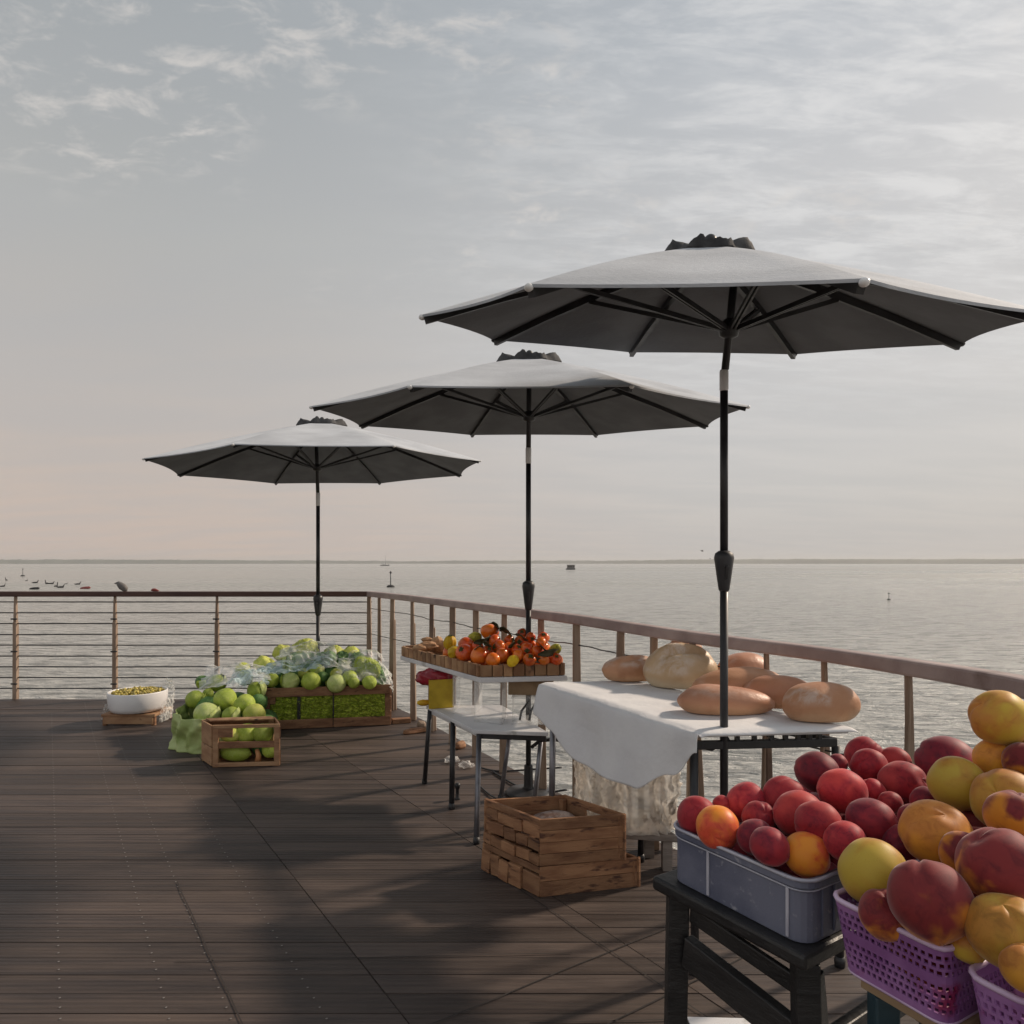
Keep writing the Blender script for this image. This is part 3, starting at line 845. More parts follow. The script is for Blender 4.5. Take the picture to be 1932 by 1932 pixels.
umbrella(1366, 2.207, 0.880, 2.048, 0.2195, 0.250, (1.856, 1.924), (1.215, 1.345),
         'near grey patio umbrella, canopy tilted forward, pole through the bread table', 0.0125, foot=0.40, side=0.0375, spin=-0.297, shift=-0.085)
umbrella(997, 3.90, 1.183, 2.131, 0.095, 0.249, (1.867, 1.958), (1.04, 1.205),
         'middle grey patio umbrella, its pole rising behind the persimmon tray', 0.0145, side=0.0065, spin=-0.057)
umbrella(600, 5.98, 1.395, 2.131, 0.017, 0.258, (1.80, 1.914), (0.85, 1.03),
         'far grey patio umbrella whose pole stands behind the heap of cabbages', 0.0165, side=-0.024, spin=0.226, shift=0.055)

# ================================================================== fruit, bread and cabbage makers
def fruit_mat(name, ground, blush, deep, amount, width=0.25, fuzz=0.35, rough=0.58, speck=0.0, bump=0.05, nscale=5.0, coat=0.0):
    """ground colour with a blush over part of the skin and deeper mottling; every fruit gets its own pattern"""
    m, t, p, out = principled(name)
    co = t.n('ShaderNodeTexCoord').outputs['Object']
    info = t.n('ShaderNodeObjectInfo').outputs['Random']
    off = t.n('ShaderNodeCombineXYZ')
    t.put(off.inputs[0], t.math('MULTIPLY', info, 7.0)); t.put(off.inputs[1], t.math('MULTIPLY', info, 23.0))
    vec = t.vmath('ADD', t.vmath('SCALE', co), off.outputs[0])
    vec.node.inputs[0]
    n1 = t.noise(vec, nscale * 0.24, 3, 0.45, 0.5)
    side = t.vmath('DOT_PRODUCT', t.vmath('NORMALIZE', co), (0.55, -0.35, 0.75))
    f = t.math('ADD', t.math('MULTIPLY', side, 0.22), t.math('ADD', n1, t.math('MULTIPLY', t.math('SUBTRACT', info, 0.5), 0.10)))
    f = t.step(f, amount - width, amount + width)
    col = t.mix(f, (*ground, 1), (*blush, 1))
    n2 = t.noise(vec, nscale * 0.55, 6, 0.62, 0.8)
    col = t.mix(t.math('MULTIPLY', t.step(n2, 0.42, 0.72), t.math('MULTIPLY', f, 0.75)), col, (*deep, 1))
    if speck:
        n3 = t.noise(vec, nscale * 7, 3, 0.6)
        col = t.mix(t.math('MULTIPLY', t.step(n3, 0.62, 0.70), speck), col, (*deep, 1))
    col = t.mix(1.0, col, t.step(info, 0, 1, 0.82, 1.15), 'MULTIPLY')
    t.put(p.inputs['Base Color'], col)
    p.inputs['Roughness'].default_value = rough
    p.inputs['Specular IOR Level'].default_value = 0.35 if coat else 0.22
    p.inputs['Sheen Weight'].default_value = fuzz * 0.5; p.inputs['Sheen Roughness'].default_value = 0.4
    p.inputs['Sheen Tint'].default_value = (1, 0.86, 0.84, 1)
    p.inputs['Subsurface Weight'].default_value = 0.08
    p.inputs['Subsurface Radius'].default_value = (0.02, 0.008, 0.004); p.inputs['Subsurface Scale'].default_value = 0.4
    if coat:
        p.inputs['Coat Weight'].default_value = coat; p.inputs['Coat Roughness'].default_value = 0.12
    b = t.n('ShaderNodeBump'); b.inputs['Strength'].default_value = bump; b.inputs['Distance'].default_value = 0.003
    t.put(b.inputs['Height'], t.noise(vec, 38, 4, 0.6)); t.put(p.inputs['Normal'], b.outputs[0])
    return m
FM = {
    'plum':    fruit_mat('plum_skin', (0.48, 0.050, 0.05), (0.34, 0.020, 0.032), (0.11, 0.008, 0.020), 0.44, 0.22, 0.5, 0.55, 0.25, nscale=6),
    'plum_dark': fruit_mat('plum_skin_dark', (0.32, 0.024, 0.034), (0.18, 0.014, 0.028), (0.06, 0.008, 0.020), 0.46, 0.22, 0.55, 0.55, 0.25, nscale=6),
    'plum_red': fruit_mat('plum_skin_red', (0.55, 0.055, 0.048), (0.40, 0.026, 0.038), (0.22, 0.012, 0.022), 0.38, 0.24, 0.5, 0.55, 0.25, nscale=6),
    'apricot': fruit_mat('apricot_skin', (0.85, 0.30, 0.035), (0.75, 0.10, 0.05), (0.55, 0.04, 0.03), 0.50, 0.26, 0.3, 0.42, nscale=6),
    'peach_yellow': fruit_mat('peach_skin_yellow', (0.54, 0.36, 0.045), (0.50, 0.20, 0.045), (0.34, 0.12, 0.03), 0.56, 0.26, 0.4, 0.5, 0.35, nscale=4.5),
    'peach_green': fruit_mat('peach_skin_green', (0.50, 0.345, 0.05), (0.46, 0.20, 0.035), (0.26, 0.12, 0.022), 0.52, 0.22, 0.4, 0.5, 0.4, nscale=4.5),
    'peach_orange': fruit_mat('peach_skin_orange', (0.70, 0.32, 0.04), (0.52, 0.20, 0.04), (0.32, 0.10, 0.02), 0.55, 0.2, 0.4, 0.5, 0.2, nscale=4.5),
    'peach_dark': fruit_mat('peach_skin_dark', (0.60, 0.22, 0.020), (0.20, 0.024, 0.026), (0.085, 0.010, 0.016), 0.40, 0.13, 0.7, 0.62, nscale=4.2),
    'orange':  fruit_mat('persimmon_skin', (0.80, 0.20, 0.02), (0.68, 0.10, 0.015), (0.45, 0.05, 0.01), 0.55, 0.25, 0.0, 0.28, nscale=6, bump=0.1, coat=0.3),
    'red':     fruit_mat('persimmon_skin_red', (0.78, 0.18, 0.02), (0.66, 0.085, 0.015), (0.40, 0.035, 0.01), 0.5, 0.25, 0.0, 0.28, nscale=6, bump=0.1, coat=0.3),
    'yellow':  fruit_mat('quince_skin', (0.75, 0.50, 0.02), (0.70, 0.38, 0.02), (0.40, 0.22, 0.02), 0.6, 0.25, 0.1, 0.4, 0.3, nscale=6, bump=0.3),
    'striped': fruit_mat('gourd_skin', (0.55, 0.50, 0.06), (0.30, 0.30, 0.03), (0.10, 0.12, 0.02), 0.55, 0.08, 0.0, 0.4, nscale=9, bump=0.3),
}
MT['stalk'] = mat('stalk', (0.07, 0.045, 0.02), (0.11, 0.075, 0.03), 30, rough=0.8)
MT['calyx'] = mat('calyx', (0.045, 0.075, 0.015), (0.10, 0.10, 0.03), 25, rough=0.65, bump=0.3, bscale=60)
MT['dark_leaf'] = mat('dark_leaf', (0.022, 0.040, 0.012), (0.06, 0.05, 0.018), 14, rough=0.5, bump=0.3, bscale=40, c3=(0.10, 0.04, 0.015), scale3=8, lo3=0.6)

def drupe_mesh(name, seed, elong=1.0, groove=0.05, dimple=0.14, lump=0.035, nu=40, nv=26):
    """unit fruit (radius 1): cavity at the stalk, a seam down one side, slightly lopsided"""
    mb = MB()
    sd = Vector((seed * 1.7, seed * 3.1, seed * 0.7))
    def fn(d):
        ph = math.atan2(d.y, d.x); th = math.acos(max(-1, min(1, d.z)))
        k = 1.0 - dimple * math.exp(-(th / 0.34) ** 2)
        k -= groove * math.exp(-(ph / 0.16) ** 2) * (0.35 + 0.65 * math.exp(-((th - 0.5) / 0.9) ** 2)) * min(1, th / 0.25)
        k += 0.022 * math.exp(-((abs(ph) - 0.45) / 0.3) ** 2)
        k += 0.045 * math.exp(-((math.pi - th) / 0.28) ** 2)
        return k + lump * noise.noise(d * 1.4 + sd)
    mb.ball((0, 0, 0), (1, 1, elong), nu, nv, fn)
    return mb.mesh(name, [FM['plum']], smooth=True, merge=True)
random.seed(21)
PEACH_ME = [drupe_mesh('peach', s, 1.0 - 0.05 * (s % 2), 0.065, 0.16, 0.05, 48, 32) for s in range(4)]
PLUM_ME = [drupe_mesh('plum', 10 + s, 1.06 + 0.04 * (s % 2), 0.045, 0.10, 0.04, 40, 26) for s in range(4)]

def place_fruit(name, me, mt, c, r, label, cat, group, rot=None, squash=(1, 1, 1)):
    o = bpy.data.objects.new(name, me)
    COL.objects.link(o)
    o.location = c; o.scale = (r * squash[0], r * squash[1], r * squash[2])
    o.rotation_euler = rot if rot is not None else (random.uniform(-1.9, 1.9), random.uniform(-0.9, 0.9), random.uniform(0, 6.28))
    if me.materials[0] != mt:
        o.material_slots[0].link = 'OBJECT'; o.material_slots[0].material = mt
    return tag(o, label, cat, group)

def px_fruit(x, y, rpx, hc):
    """centre and radius of a fruit seen at x, y with radius rpx whose centre is hc above the deck"""
    s = (y - HZ_PX) / (EYE - hc)
    return Vector(((x - CX_PX) / s, F_PX / s, hc)), rpx / s

# ================================================================== the stand and crates of stone fruit in front
def stand(name, label, corners, top_z, thick, legs, mt_top, mt_leg, leg_w, rails, wheel=None):
    c = sum((Vector((*p, 0)) for p in corners), Vector()) / len(corners)
    t = thing(name, c, label, 'stand')
    mb = MB(); mb.prism(corners, top_z - thick, top_z); mb.build('top_board', mt_top, t, bevel=0.006)
    for (x0, y0, x1, y1) in legs:
        mb = MB(); mb.beam((x1, y1, 0), (x0, y0, top_z - thick), leg_w, leg_w * 0.8, up=(0, 1, 0)); mb.build('leg', mt_leg, t, bevel=0.003)
    for (p, q, wd, ht) in rails:
        mb = MB(); mb.beam(p, q, wd, ht); mb.build('rail', mt_top, t, bevel=0.003)
    return t
A = Vector((0.2815, 1.224)); B = Vector((0.426, 1.0))       # crate's left side, far and near
ab = (B - A).normalized(); pr = Vector((-ab.y, ab.x)) * 1.0
if pr.x < 0: pr = -pr
CRZ0, CRZ1 = 0.747, 0.842
ST_T = CRZ0 - 0.001
s0 = A - ab * 0.025 - pr * 0.022; s1 = B + ab * 0.012 - pr * 0.020
s2 = s1 + pr * 0.47; s3 = s0 + pr * 0.47
def v3(p, z): return (p.x, p.y, z)
la, lb = s0 + ab * 0.035 + pr * 0.03, s1 - ab * 0.02 + pr * 0.03
lc, ld = s2 - ab * 0.03 - pr * 0.05, s3 + ab * 0.03 - pr * 0.05
rail_z = 0.60
stand('work_stand', 'scuffed black wooden work stand under the grey plum crate', [tuple(s0), tuple(s1), tuple(s2), tuple(s3)], ST_T, 0.024,
      [(la.x, la.y, la.x - 0.01, la.y + 0.01), (lb.x, lb.y, lb.x + 0.01, lb.y - 0.01), (lc.x, lc.y, lc.x, lc.y), (ld.x, ld.y, ld.x, ld.y)],
      MT['black_wood'], MT['black_wood'], 0.036,
      [(v3(la + ab * 0.02, rail_z + 0.03), v3(lb - ab * 0.015, rail_z), 0.02, 0.055),
       (v3(lb + pr * 0.02, rail_z - 0.03), v3(lc, rail_z - 0.03), 0.02, 0.05),
       (v3(la + ab * 0.02 + pr * 0.012, ST_T - 0.055), v3(lb - ab * 0.02 + pr * 0.012, ST_T - 0.075), 0.010, 0.03),
       (v3(lb + pr * 0.015, ST_T - 0.05), v3(lb + pr * 0.10 - ab * 0.02, 0.30), 0.026, 0.04)])

# grey plastic crate
MT['crate_plastic'] = mat('crate_plastic', (0.10, 0.11, 0.165), (0.165, 0.175, 0.235), 9, rough=0.38, rough2=0.55, bump=0.12, bscale=160, c3=(0.34, 0.34, 0.38), scale3=60, lo3=0.60, hi3=0.78, spec=0.5)
MT['crate_edge'] = mat('crate_edge', (0.52, 0.52, 0.58), (0.36, 0.36, 0.43), 20, rough=0.35)
t = thing('plastic_crate', (A.x, A.y, CRZ0), 'shallow grey plastic crate heaped with red plums on the black stand', 'crate')
def rounded_rect(p, q, depth, rad, inset=0.0, n=5):
    """outline of the crate: p far-left, q near-left, going to the right by depth"""
    e1 = (q - p).normalized(); e2 = Vector((-e1.y, e1.x))
    if e2.x < 0: e2 = -e2
    L = (q - p).length
    pts = []
    for cx, cy, a0 in ((L - rad, rad, 270), (L - rad, depth - rad, 0), (rad, depth - rad, 90), (rad, rad, 180)):
        for i in range(n + 1):
            a = R(a0 + 90 * i / n)
            x = cx + math.cos(a) * (rad - inset); y = cy + math.sin(a) * (rad - inset)
            pts.append(p + e1 * x + e2 * y)
    return pts
DEP = 0.43
outer = rounded_rect(A, B, DEP, 0.028); inner = rounded_rect(A, B, DEP, 0.028, 0.006)
outer2 = rounded_rect(A, B, DEP, 0.028, -0.004)
n_ = len(outer)
mb = MB()
rings = [(outer, CRZ0 + 0.0), (outer, CRZ1 - 0.016), (outer2, CRZ1 - 0.014), (outer2, CRZ1 - 0.002), (outer, CRZ1), (inner, CRZ1 - 0.001), (inner, CRZ0 + 0.006)]
ps = [(p.x, p.y, z) for rg, z in rings for p in rg]
fs = [(i * n_ + k, i * n_ + (k + 1) % n_, (i + 1) * n_ + (k + 1) % n_, (i + 1) * n_ + k) for i in range(len(rings) - 1) for k in range(n_)]
fs.append(tuple(range(n_ - 1, -1, -1))); fs.append(tuple(range((len(rings) - 1) * n_, len(rings) * n_)))
mb.add(ps, fs); mb.build('tub', MT['crate_plastic'], t, bevel=0.0015)
mb = MB()
ol = [Vector((p.x, p.y, CRZ1 - 0.001)) for p in outer2]; mb.tube(ol + [ol[0]], 0.0028, 6, cap=False)
ol = [Vector((p.x, p.y, CRZ1 - 0.017)) for p in rounded_rect(A, B, DEP, 0.028, -0.002)]; mb.tube(ol + [ol[0]], 0.0013, 6, cap=False)
mb.build('rim', MT['crate_edge'], t, smooth=True)
mb = MB()
for f in (0.36, 0.99):
    c = A.lerp(B, f * 0.9 + 0.0) - pr * 0.0015
    mb = MB(); mb.beam(v3(c, CRZ0 + 0.004), v3(c, CRZ1 - 0.018), 0.005, 0.003, up=(pr.x, pr.y, 0))
    mb.build('stiffening_rib', MT['crate_edge'], t, bevel=0.001)
for f in (0.04, 0.07):
    c = B + pr * f + ab * 0.0015
    mb = MB(); mb.beam(v3(c, CRZ0 + 0.006), v3(c, CRZ1 - 0.018), 0.005, 0.003, up=(ab.x, ab.y, 0))
    mb.build('stiffening_rib', MT['crate_plastic'], t, bevel=0.001)

def zpx(cx, cy, f=0.3934, ox=1240, oy=1340):
    return (ox + cx * f) * 0.966, (oy + cy * f) * 0.966
PG = 'plums heaped in the grey plastic crate'
plums = [
    (300, 650, 98, 0.858, 'plum_red', 'bright red plum at the far left corner of the grey crate'),
    (412, 702, 106, 0.862, 'apricot', 'orange red apricot at the far left end of the grey crate rim'),
    (440, 590, 48, 0.875, 'plum_red', 'small red plum half hidden behind the far left apricot'),
    (552, 580, 96, 0.880, 'plum', 'rosy plum standing out against the umbrella pole foot'),
    (745, 560, 108, 0.893, 'plum_red', 'brownish red plum on the back row, right of the umbrella pole'),
    (615, 655, 82, 0.872, 'plum', 'dusky red plum in the second row behind the apricot'),
    (600, 750, 86, 0.862, 'plum_dark', 'dark purple plum touching the crate rim right of the first apricot'),
    (690, 820, 90, 0.862, 'plum_dark', 'purple plum second along the rim from the first apricot'),
    (768, 835, 86, 0.852, 'plum_dark', 'purple plum with pale edge just left of the near apricot'),
    (898, 900, 108, 0.862, 'apricot', 'orange apricot with creased end at the near corner of the grey crate'),
    (820, 640, 118, 0.892, 'plum_red', 'large bright red plum in the middle of the grey crate'),
    (900, 715, 104, 0.893, 'plum', 'rosy plum with bluish bloom below the large bright red one'),
    (1010, 765, 96, 0.890, 'plum', 'creased reddish plum above the near apricot'),
    (1030, 520, 108, 0.918, 'plum_red', 'big pinkish red plum in the centre of the heap, beside a small one'),
    (1180, 525, 62, 0.913, 'plum_red', 'small pinkish plum leaning on the big pinkish red one'),
    (905, 425, 98, 0.930, 'plum_dark', 'dark maroon plum on the heap top nearest the bread table'),
    (1005, 385, 48, 0.930, 'plum_dark', 'small dark plum tucked behind the maroon one on the heap top'),
    (1165, 400, 86, 0.932, 'plum', 'glossy red plum high on the back of the heap'),
    (1150, 345, 88, 0.930, 'plum', 'topmost red plum at the very back of the heap'),
    (1278, 375, 74, 0.925, 'plum', 'red plum behind the glossy one, before the railing post'),
    (1330, 485, 110, 0.922, 'plum', 'round crimson plum with lit top, right of the heap centre'),
    (1555, 395, 138, 0.935, 'plum_dark', 'large dull maroon plum before the yellow peaches, creased at the top'),
    (1195, 690, 112, 0.905, 'plum_dark', 'dark maroon plum with a pale scar in the front half of the heap'),
    (1300, 760, 86, 0.894, 'plum_dark', 'purple plum half hidden behind the orange peach'),
    (1110, 860, 86, 0.878, 'plum_dark', 'small dark plum low between the near apricot and yellow peach'),
    (1440, 570, 66, 0.918, 'plum_dark', 'purple plum below the large dull maroon one'),
    (1268, 578, 54, 0.908, 'plum', 'small red plum under the round crimson one'),
    (1385, 660, 74, 0.905, 'plum_dark', 'dark red plum above the orange peach'),
]
FRUITS = []
def relax(items, walls=None, fixed=(), slack=0.84, rounds=40, limit=0.012):
    """nudge overlapping fruit apart until they only touch"""
    home = [c.copy() for c, r in items]
    for _ in range(rounds):
        for i in range(len(items)):
            for j in range(i):
                (a, ra), (b, rb) = items[i], items[j]
                d = a - b; L = max(d.length, 1e-6); ov = slack * (ra + rb) - L
                if ov > 0:
                    mv = d / L * (ov * 0.5)
                    items[i][0] = a + mv; items[j][0] = b - mv
        for i, (c, r) in enumerate(items):
            if walls: c = walls(c, r)
            dv = c - home[i]
            if i in fixed: c = home[i]; dv = c - c
            if dv.length > limit: c = home[i] + dv.normalized() * limit
            items[i][0] = c
    return items
def in_crate(c, r):
    q = Vector((c.x, c.y)) - A
    up_ = max(0.0, c.z - CRZ1)
    need = max(0.0, r * r - up_ * up_) ** 0.5 + 0.004
    if need > 0.005:
        a = q.dot(pr)
        if a < need: c = c + Vector((pr.x, pr.y, 0)) * (need - a)
        b = (B - A).length - q.dot(ab)
        if b < need: c = c - Vector((ab.x, ab.y, 0)) * (need - b)
    return c
random.seed(5)
items = []
for cx, cy, rz, hc, kind, lb in plums:
    x, y = zpx(cx, cy)
    c, r = px_fruit(x, y, rz * 0.38, hc)
    if 'near corner' in lb: c, r = Vector((0.450, 1.050, 0.862)), 0.0335
    items.append([c, r])
relax(items, in_crate, fixed=(1, 9))
for (cx, cy, rz, hc, kind, lb), (c, r) in zip(plums, items):
    apr = kind == 'apricot'
    place_fruit('apricot' if apr else 'plum', PLUM_ME[len(FRUITS) % 4], FM[kind], c, r, lb, 'apricot' if apr else 'plum', None if apr else PG,
                squash=(1.0, 1.0, 0.92 if apr else 1.0))
    FRUITS.append((c, r))
# plums that fill the crate under the heap and show only in the gaps
e2 = pr
for i in range(6):
    for j in range(9):
        for lay in range(2):
            p = A + ab * (0.042 + i * 0.042 + 0.02 * (lay % 2)) + e2 * (0.042 + j * 0.046)
            if p.dot(e2) - A.dot(e2) > DEP - 0.03 or (p - A).dot(ab) > 0.222: continue
            c = Vector((p.x, p.y, CRZ0 + 0.040 + lay * 0.055))
            if lay == 1 and (j < 1 or i > 4): continue
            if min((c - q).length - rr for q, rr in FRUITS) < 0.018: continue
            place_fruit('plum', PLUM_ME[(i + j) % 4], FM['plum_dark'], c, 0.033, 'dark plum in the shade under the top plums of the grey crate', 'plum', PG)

# ---- purple baskets of peaches
MT['basket'] = mat('basket', (0.25, 0.10, 0.29), (0.36, 0.17, 0.41), 14, rough=0.4, rough2=0.6, bump=0.15, bscale=80, c3=(0.25, 0.02, 0.09), scale3=10, lo3=0.6)
MT['basket_rim'] = mat('basket_rim', (0.62, 0.47, 0.64), (0.50, 0.35, 0.54), 18, rough=0.4)
def basket(label, corners, z0, z1, inset):
    """corners of the rim in order; lattice walls lean inwards to the foot"""
    cs = [Vector((*c, 0)) for c in corners]
    mid = sum(cs, Vector()) / len(cs)
    t = thing('fruit_basket', (mid.x, mid.y, z0), label, 'basket', 'purple fruit baskets')
    # round the outline
    top = []
    nc = len(cs)
    for i in range(nc):
        a, b, c = cs[i - 1], cs[i], cs[(i + 1) % nc]
        rad = 0.022
        p = b + (a - b).normalized() * rad; q = b + (c - b).normalized() * rad
        for k in range(5):
            u = k / 4
            top.append((p * (1 - u) ** 2 + b * 2 * u * (1 - u) + q * u ** 2))
    # resample evenly
    per = [(top[i], top[(i + 1) % len(top)]) for i in range(len(top))]
    total = sum((b - a).length for a, b in per)
    NU = max(60, int(total / 0.0085)); NV = 10
    pts = []; acc = 0; idx = 0
    for k in range(NU):
        d = total * k / NU
        while acc + (per[idx][1] - per[idx][0]).length < d:
            acc += (per[idx][1] - per[idx][0]).length; idx += 1
        a, b = per[idx]; pts.append(a.lerp(b, (d - acc) / max(1e-9, (b - a).length)))
    def P(i, v):
        p = pts[i % NU]
        q = p + (mid - p).normalized() * inset * (1 - v) ** 0.9
        return Vector((q.x, q.y, z0 + (z1 - z0) * v))
    mb = MB()
    for i in range(NU):
        for j in range(NV):
            v0, v1 = j / NV, (j + 1) / NV
            a, b, c, d = P(i, v0), P(i + 1, v0), P(i + 1, v1), P(i, v1)
            if j in (0, 5, NV - 1):
                mb.add([a, b, c, d], [(0, 1, 2, 3)]); continue
            m_ = (a + b + c + d) / 4
            sh = (b - a) * (0.18 if j % 2 else -0.18)
            ins = [m_ + (q - m_) * 0.64 + sh for q in (a, b, c, d)]
            mb.add([a, b, c, d] + ins, [(0, 1, 5, 4), (1, 2, 6, 5), (2, 3, 7, 6), (3, 0, 4, 7)])
    mb.build('lattice_wall', MT['basket'], t, merge=True, solid=0.0028)
    mb = MB()
    rim = [Vector((p.x, p.y, z1 + 0.0016 * math.sin(i * 0.9) * (1 if i % 9 < 3 else 0))) for i, p in enumerate(pts)]
    mb.tube(rim + [rim[0]], 0.0036, 8, cap=False)
    rim = [P(i, 0.0) for i in range(NU)]; mb.tube(rim + [rim[0]], 0.0026, 6, cap=False)
    mb.build('rim', MT['basket_rim'], t, smooth=True)
    mb = MB(); mb.add([P(i, 0.015) for i in range(NU)], [tuple(range(NU))]); mb.build('bottom', MT['basket'], t, solid=0.003)
    return t
b1 = [(0.428, 0.929), (0.499, 0.797), (0.84, 0.97), (0.88, 1.16), (0.66, 1.06)]
basket('purple lattice basket of large peaches beside the grey plum crate', b1, 0.757, 0.857, 0.022)
b2 = [(0.512, 0.780), (0.585, 0.640), (0.80, 0.76), (0.765, 0.915)]
basket('purple lattice basket at the lower right corner, nearer than the other', b2, 0.735, 0.842, 0.020)
stand('low_stand', 'stand with dark teal legs under the purple peach baskets', [(0.50, 0.975), (0.535, 0.85), (0.60, 0.70), (0.85, 0.80), (0.88, 1.12)], 0.7325, 0.022,
      [(0.515, 0.955, 0.513, 0.955), (0.640, 0.74, 0.642, 0.738), (0.82, 0.82, 0.82, 0.82), (0.84, 1.06, 0.84, 1.06)], MT['black_wood'], MT['teal_paint'], 0.034,
      [((0.52, 0.955, 0.655), (0.64, 0.745, 0.655), 0.016, 0.03)])
mb = MB(); mb.prism([(0.47, 0.93), (0.53, 0.815), (0.78, 0.95), (0.79, 1.11), (0.66, 1.04)], 0.733, 0.7555)
tag(mb.build('cardboard_tray', mat('cardboard', (0.30, 0.20, 0.12), (0.36, 0.25, 0.15), 12, rough=0.85), org=(0.6, 0.95, 0.733), bevel=0.002), 'flat brown cardboard tray under the larger purple basket', 'tray')

peaches = [
    (1197, 955, 172, 150, 0.886, 'peach_green', 'yellow green peach at the left corner of the purple basket'),
    (1250, 1095, 112, 130, 0.868, 'peach_dark', 'dull wine red peach wedged beside the left corner yellow one'),
    (1460, 1085, 195, 190, 0.893, 'peach_dark', 'big wine red peach with an orange patch, at the front of the purple basket'),
    (1500, 735, 165, 160, 0.925, 'peach_orange', 'big golden orange peach beside the plums, smudged brown'),
    (1625, 490, 142, 118, 0.966, 'peach_green', 'lime yellow peach on the heap beside the large dull maroon plum'),
    (1815, 560, 142, 168, 0.962, 'peach_yellow', 'tall yellow peach in the upper middle of the peach heap'),
    (1815, 195, 136, 132, 1.052, 'peach_yellow', 'topmost yellow peach with reddish edge against the water'),
    (1808, 325, 100, 105, 1.010, 'peach_orange', 'tawny peach under the topmost yellow one'),
    (1935, 290, 105, 125, 1.020, 'peach_yellow', 'pale yellow peach at the right picture edge under the topmost one'),
    (1950, 380, 115, 100, 1.008, 'peach_dark', 'dull maroon peach at the right edge below the pale yellow one'),
    (1635, 835, 112, 120, 0.922, 'peach_dark', 'dull red peach between the golden orange and the two wine red ones'),
    (1805, 890, 172, 198, 0.938, 'peach_dark', 'biggest wine red peach with orange streaks, right of the middle'),
    (1885, 650, 145, 115, 0.968, 'peach_dark', 'mauve red peach with a deep crease above the biggest wine red one'),
    (1855, 1245, 168, 200, 0.888, 'peach_green', 'lime yellow peach with a brown smear in the lower right basket'),
    (1925, 1375, 104, 118, 0.880, 'peach_orange', 'small bright orange peach at the lower right corner'),
    (1640, 1260, 90, 90, 0.862, 'peach_yellow', 'shaded yellow peach low behind the front wine red one'),
]
random.seed(8)
PG2 = 'peaches heaped in the purple baskets'
PCH = []
items = []
for cx, cy, rx, ry, hc, kind, lb in peaches:
    x, y = zpx(cx, cy)
    items.append(list(px_fruit(x, y, (rx + ry) / 2 * 0.38, hc)))
relax(items, None, slack=0.84, limit=0.012)
for i, ((cx, cy, rx, ry, hc, kind, lb), (c, r)) in enumerate(zip(peaches, items)):
    place_fruit('peach', PEACH_ME[i % 4], FM[kind], c, r, lb, 'peach', PG2, rot=(random.uniform(-1.2, 0.3), random.uniform(-0.8, 0.8), random.uniform(0, 6.28)))
    PCH.append((c, r))
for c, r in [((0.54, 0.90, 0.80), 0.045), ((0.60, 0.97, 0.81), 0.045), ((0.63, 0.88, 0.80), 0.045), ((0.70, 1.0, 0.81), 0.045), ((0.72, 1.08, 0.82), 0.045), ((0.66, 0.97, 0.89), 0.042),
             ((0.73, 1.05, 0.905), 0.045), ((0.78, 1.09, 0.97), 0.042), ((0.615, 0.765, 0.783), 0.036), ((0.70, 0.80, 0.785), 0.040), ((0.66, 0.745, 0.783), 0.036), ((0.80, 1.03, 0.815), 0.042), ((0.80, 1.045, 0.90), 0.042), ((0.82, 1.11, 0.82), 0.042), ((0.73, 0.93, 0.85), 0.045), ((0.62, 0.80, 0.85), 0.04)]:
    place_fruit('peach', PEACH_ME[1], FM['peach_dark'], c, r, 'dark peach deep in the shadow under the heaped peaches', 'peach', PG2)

# ================================================================== the bread table
TH = 0.78
FL_, BL_, FR_, BR_ = Vector((0.58, 2.15)), Vector((0.141, 3.01)), Vector((1.09, 2.205)), Vector((0.56, 3.05))
cen = (FL_ + BL_ + FR_ + BR_) / 4
t = thing('folding_table', (cen.x, cen.y, 0), 'black framed folding table carrying the loaves and white cloth', 'table')
BOARD_Z = TH - 0.006
def ins(p, d=0.012): return p + (cen - p).normalized() * d
mb = MB(); mb.prism([tuple(ins(p)) for p in (FL_, FR_, BR_, BL_)], BOARD_Z - 0.016, BOARD_Z); mb.build('table_top', MT['white_paint'], t, bevel=0.002)
# frame under the top
FZ = BOARD_Z - 0.05
cor = [ins(p, 0.05) for p in (FL_, FR_, BR_, BL_)]
for a, b in zip(cor, cor[1:] + cor[:1]):
    mb = MB(); mb.beam(v3(a, FZ), v3(b, FZ), 0.022, 0.026); mb.build('frame_bar', MT['black_metal'], t, bevel=0.003)
for f in (0.30, 0.42, 0.54, 0.64, 0.73, 0.81, 0.88):
    a = cor[0].lerp(cor[1], f)
    mb = MB(); mb.beam(v3(a, FZ + 0.012), v3(a, BOARD_Z - 0.016), 0.012, 0.02, up=(0, 1, 0)); mb.build('frame_slat', MT['black_metal'], t)
for i, p in enumerate(cor):
    q = p + (p - cen).normalized() * 0.012
    mb = MB(); mb.tube([v3(p, FZ - 0.01), v3(q, 0.0)], 0.0135, 12)
    lg = mb.build('leg', MT['grey_metal'] if i == 3 else MT['black_metal'], t, smooth=True)
    mb = MB(); mb.lathe([(0.016, 0.0), (0.018, 0.02), (0.0145, 0.035)], v3(q, 0.0), 12); mb.build('rubber_foot', MT['black_metal'], lg, smooth=True)
mb = MB(); mb.tube([v3(cor[0], FZ), v3(cor[0].lerp(cor[1], .12), FZ - 0.012), v3(cor[0].lerp(cor[1], .24), FZ + 0.02)], 0.009, 8); mb.build('hinge_brace', MT['black_metal'], t, smooth=True)

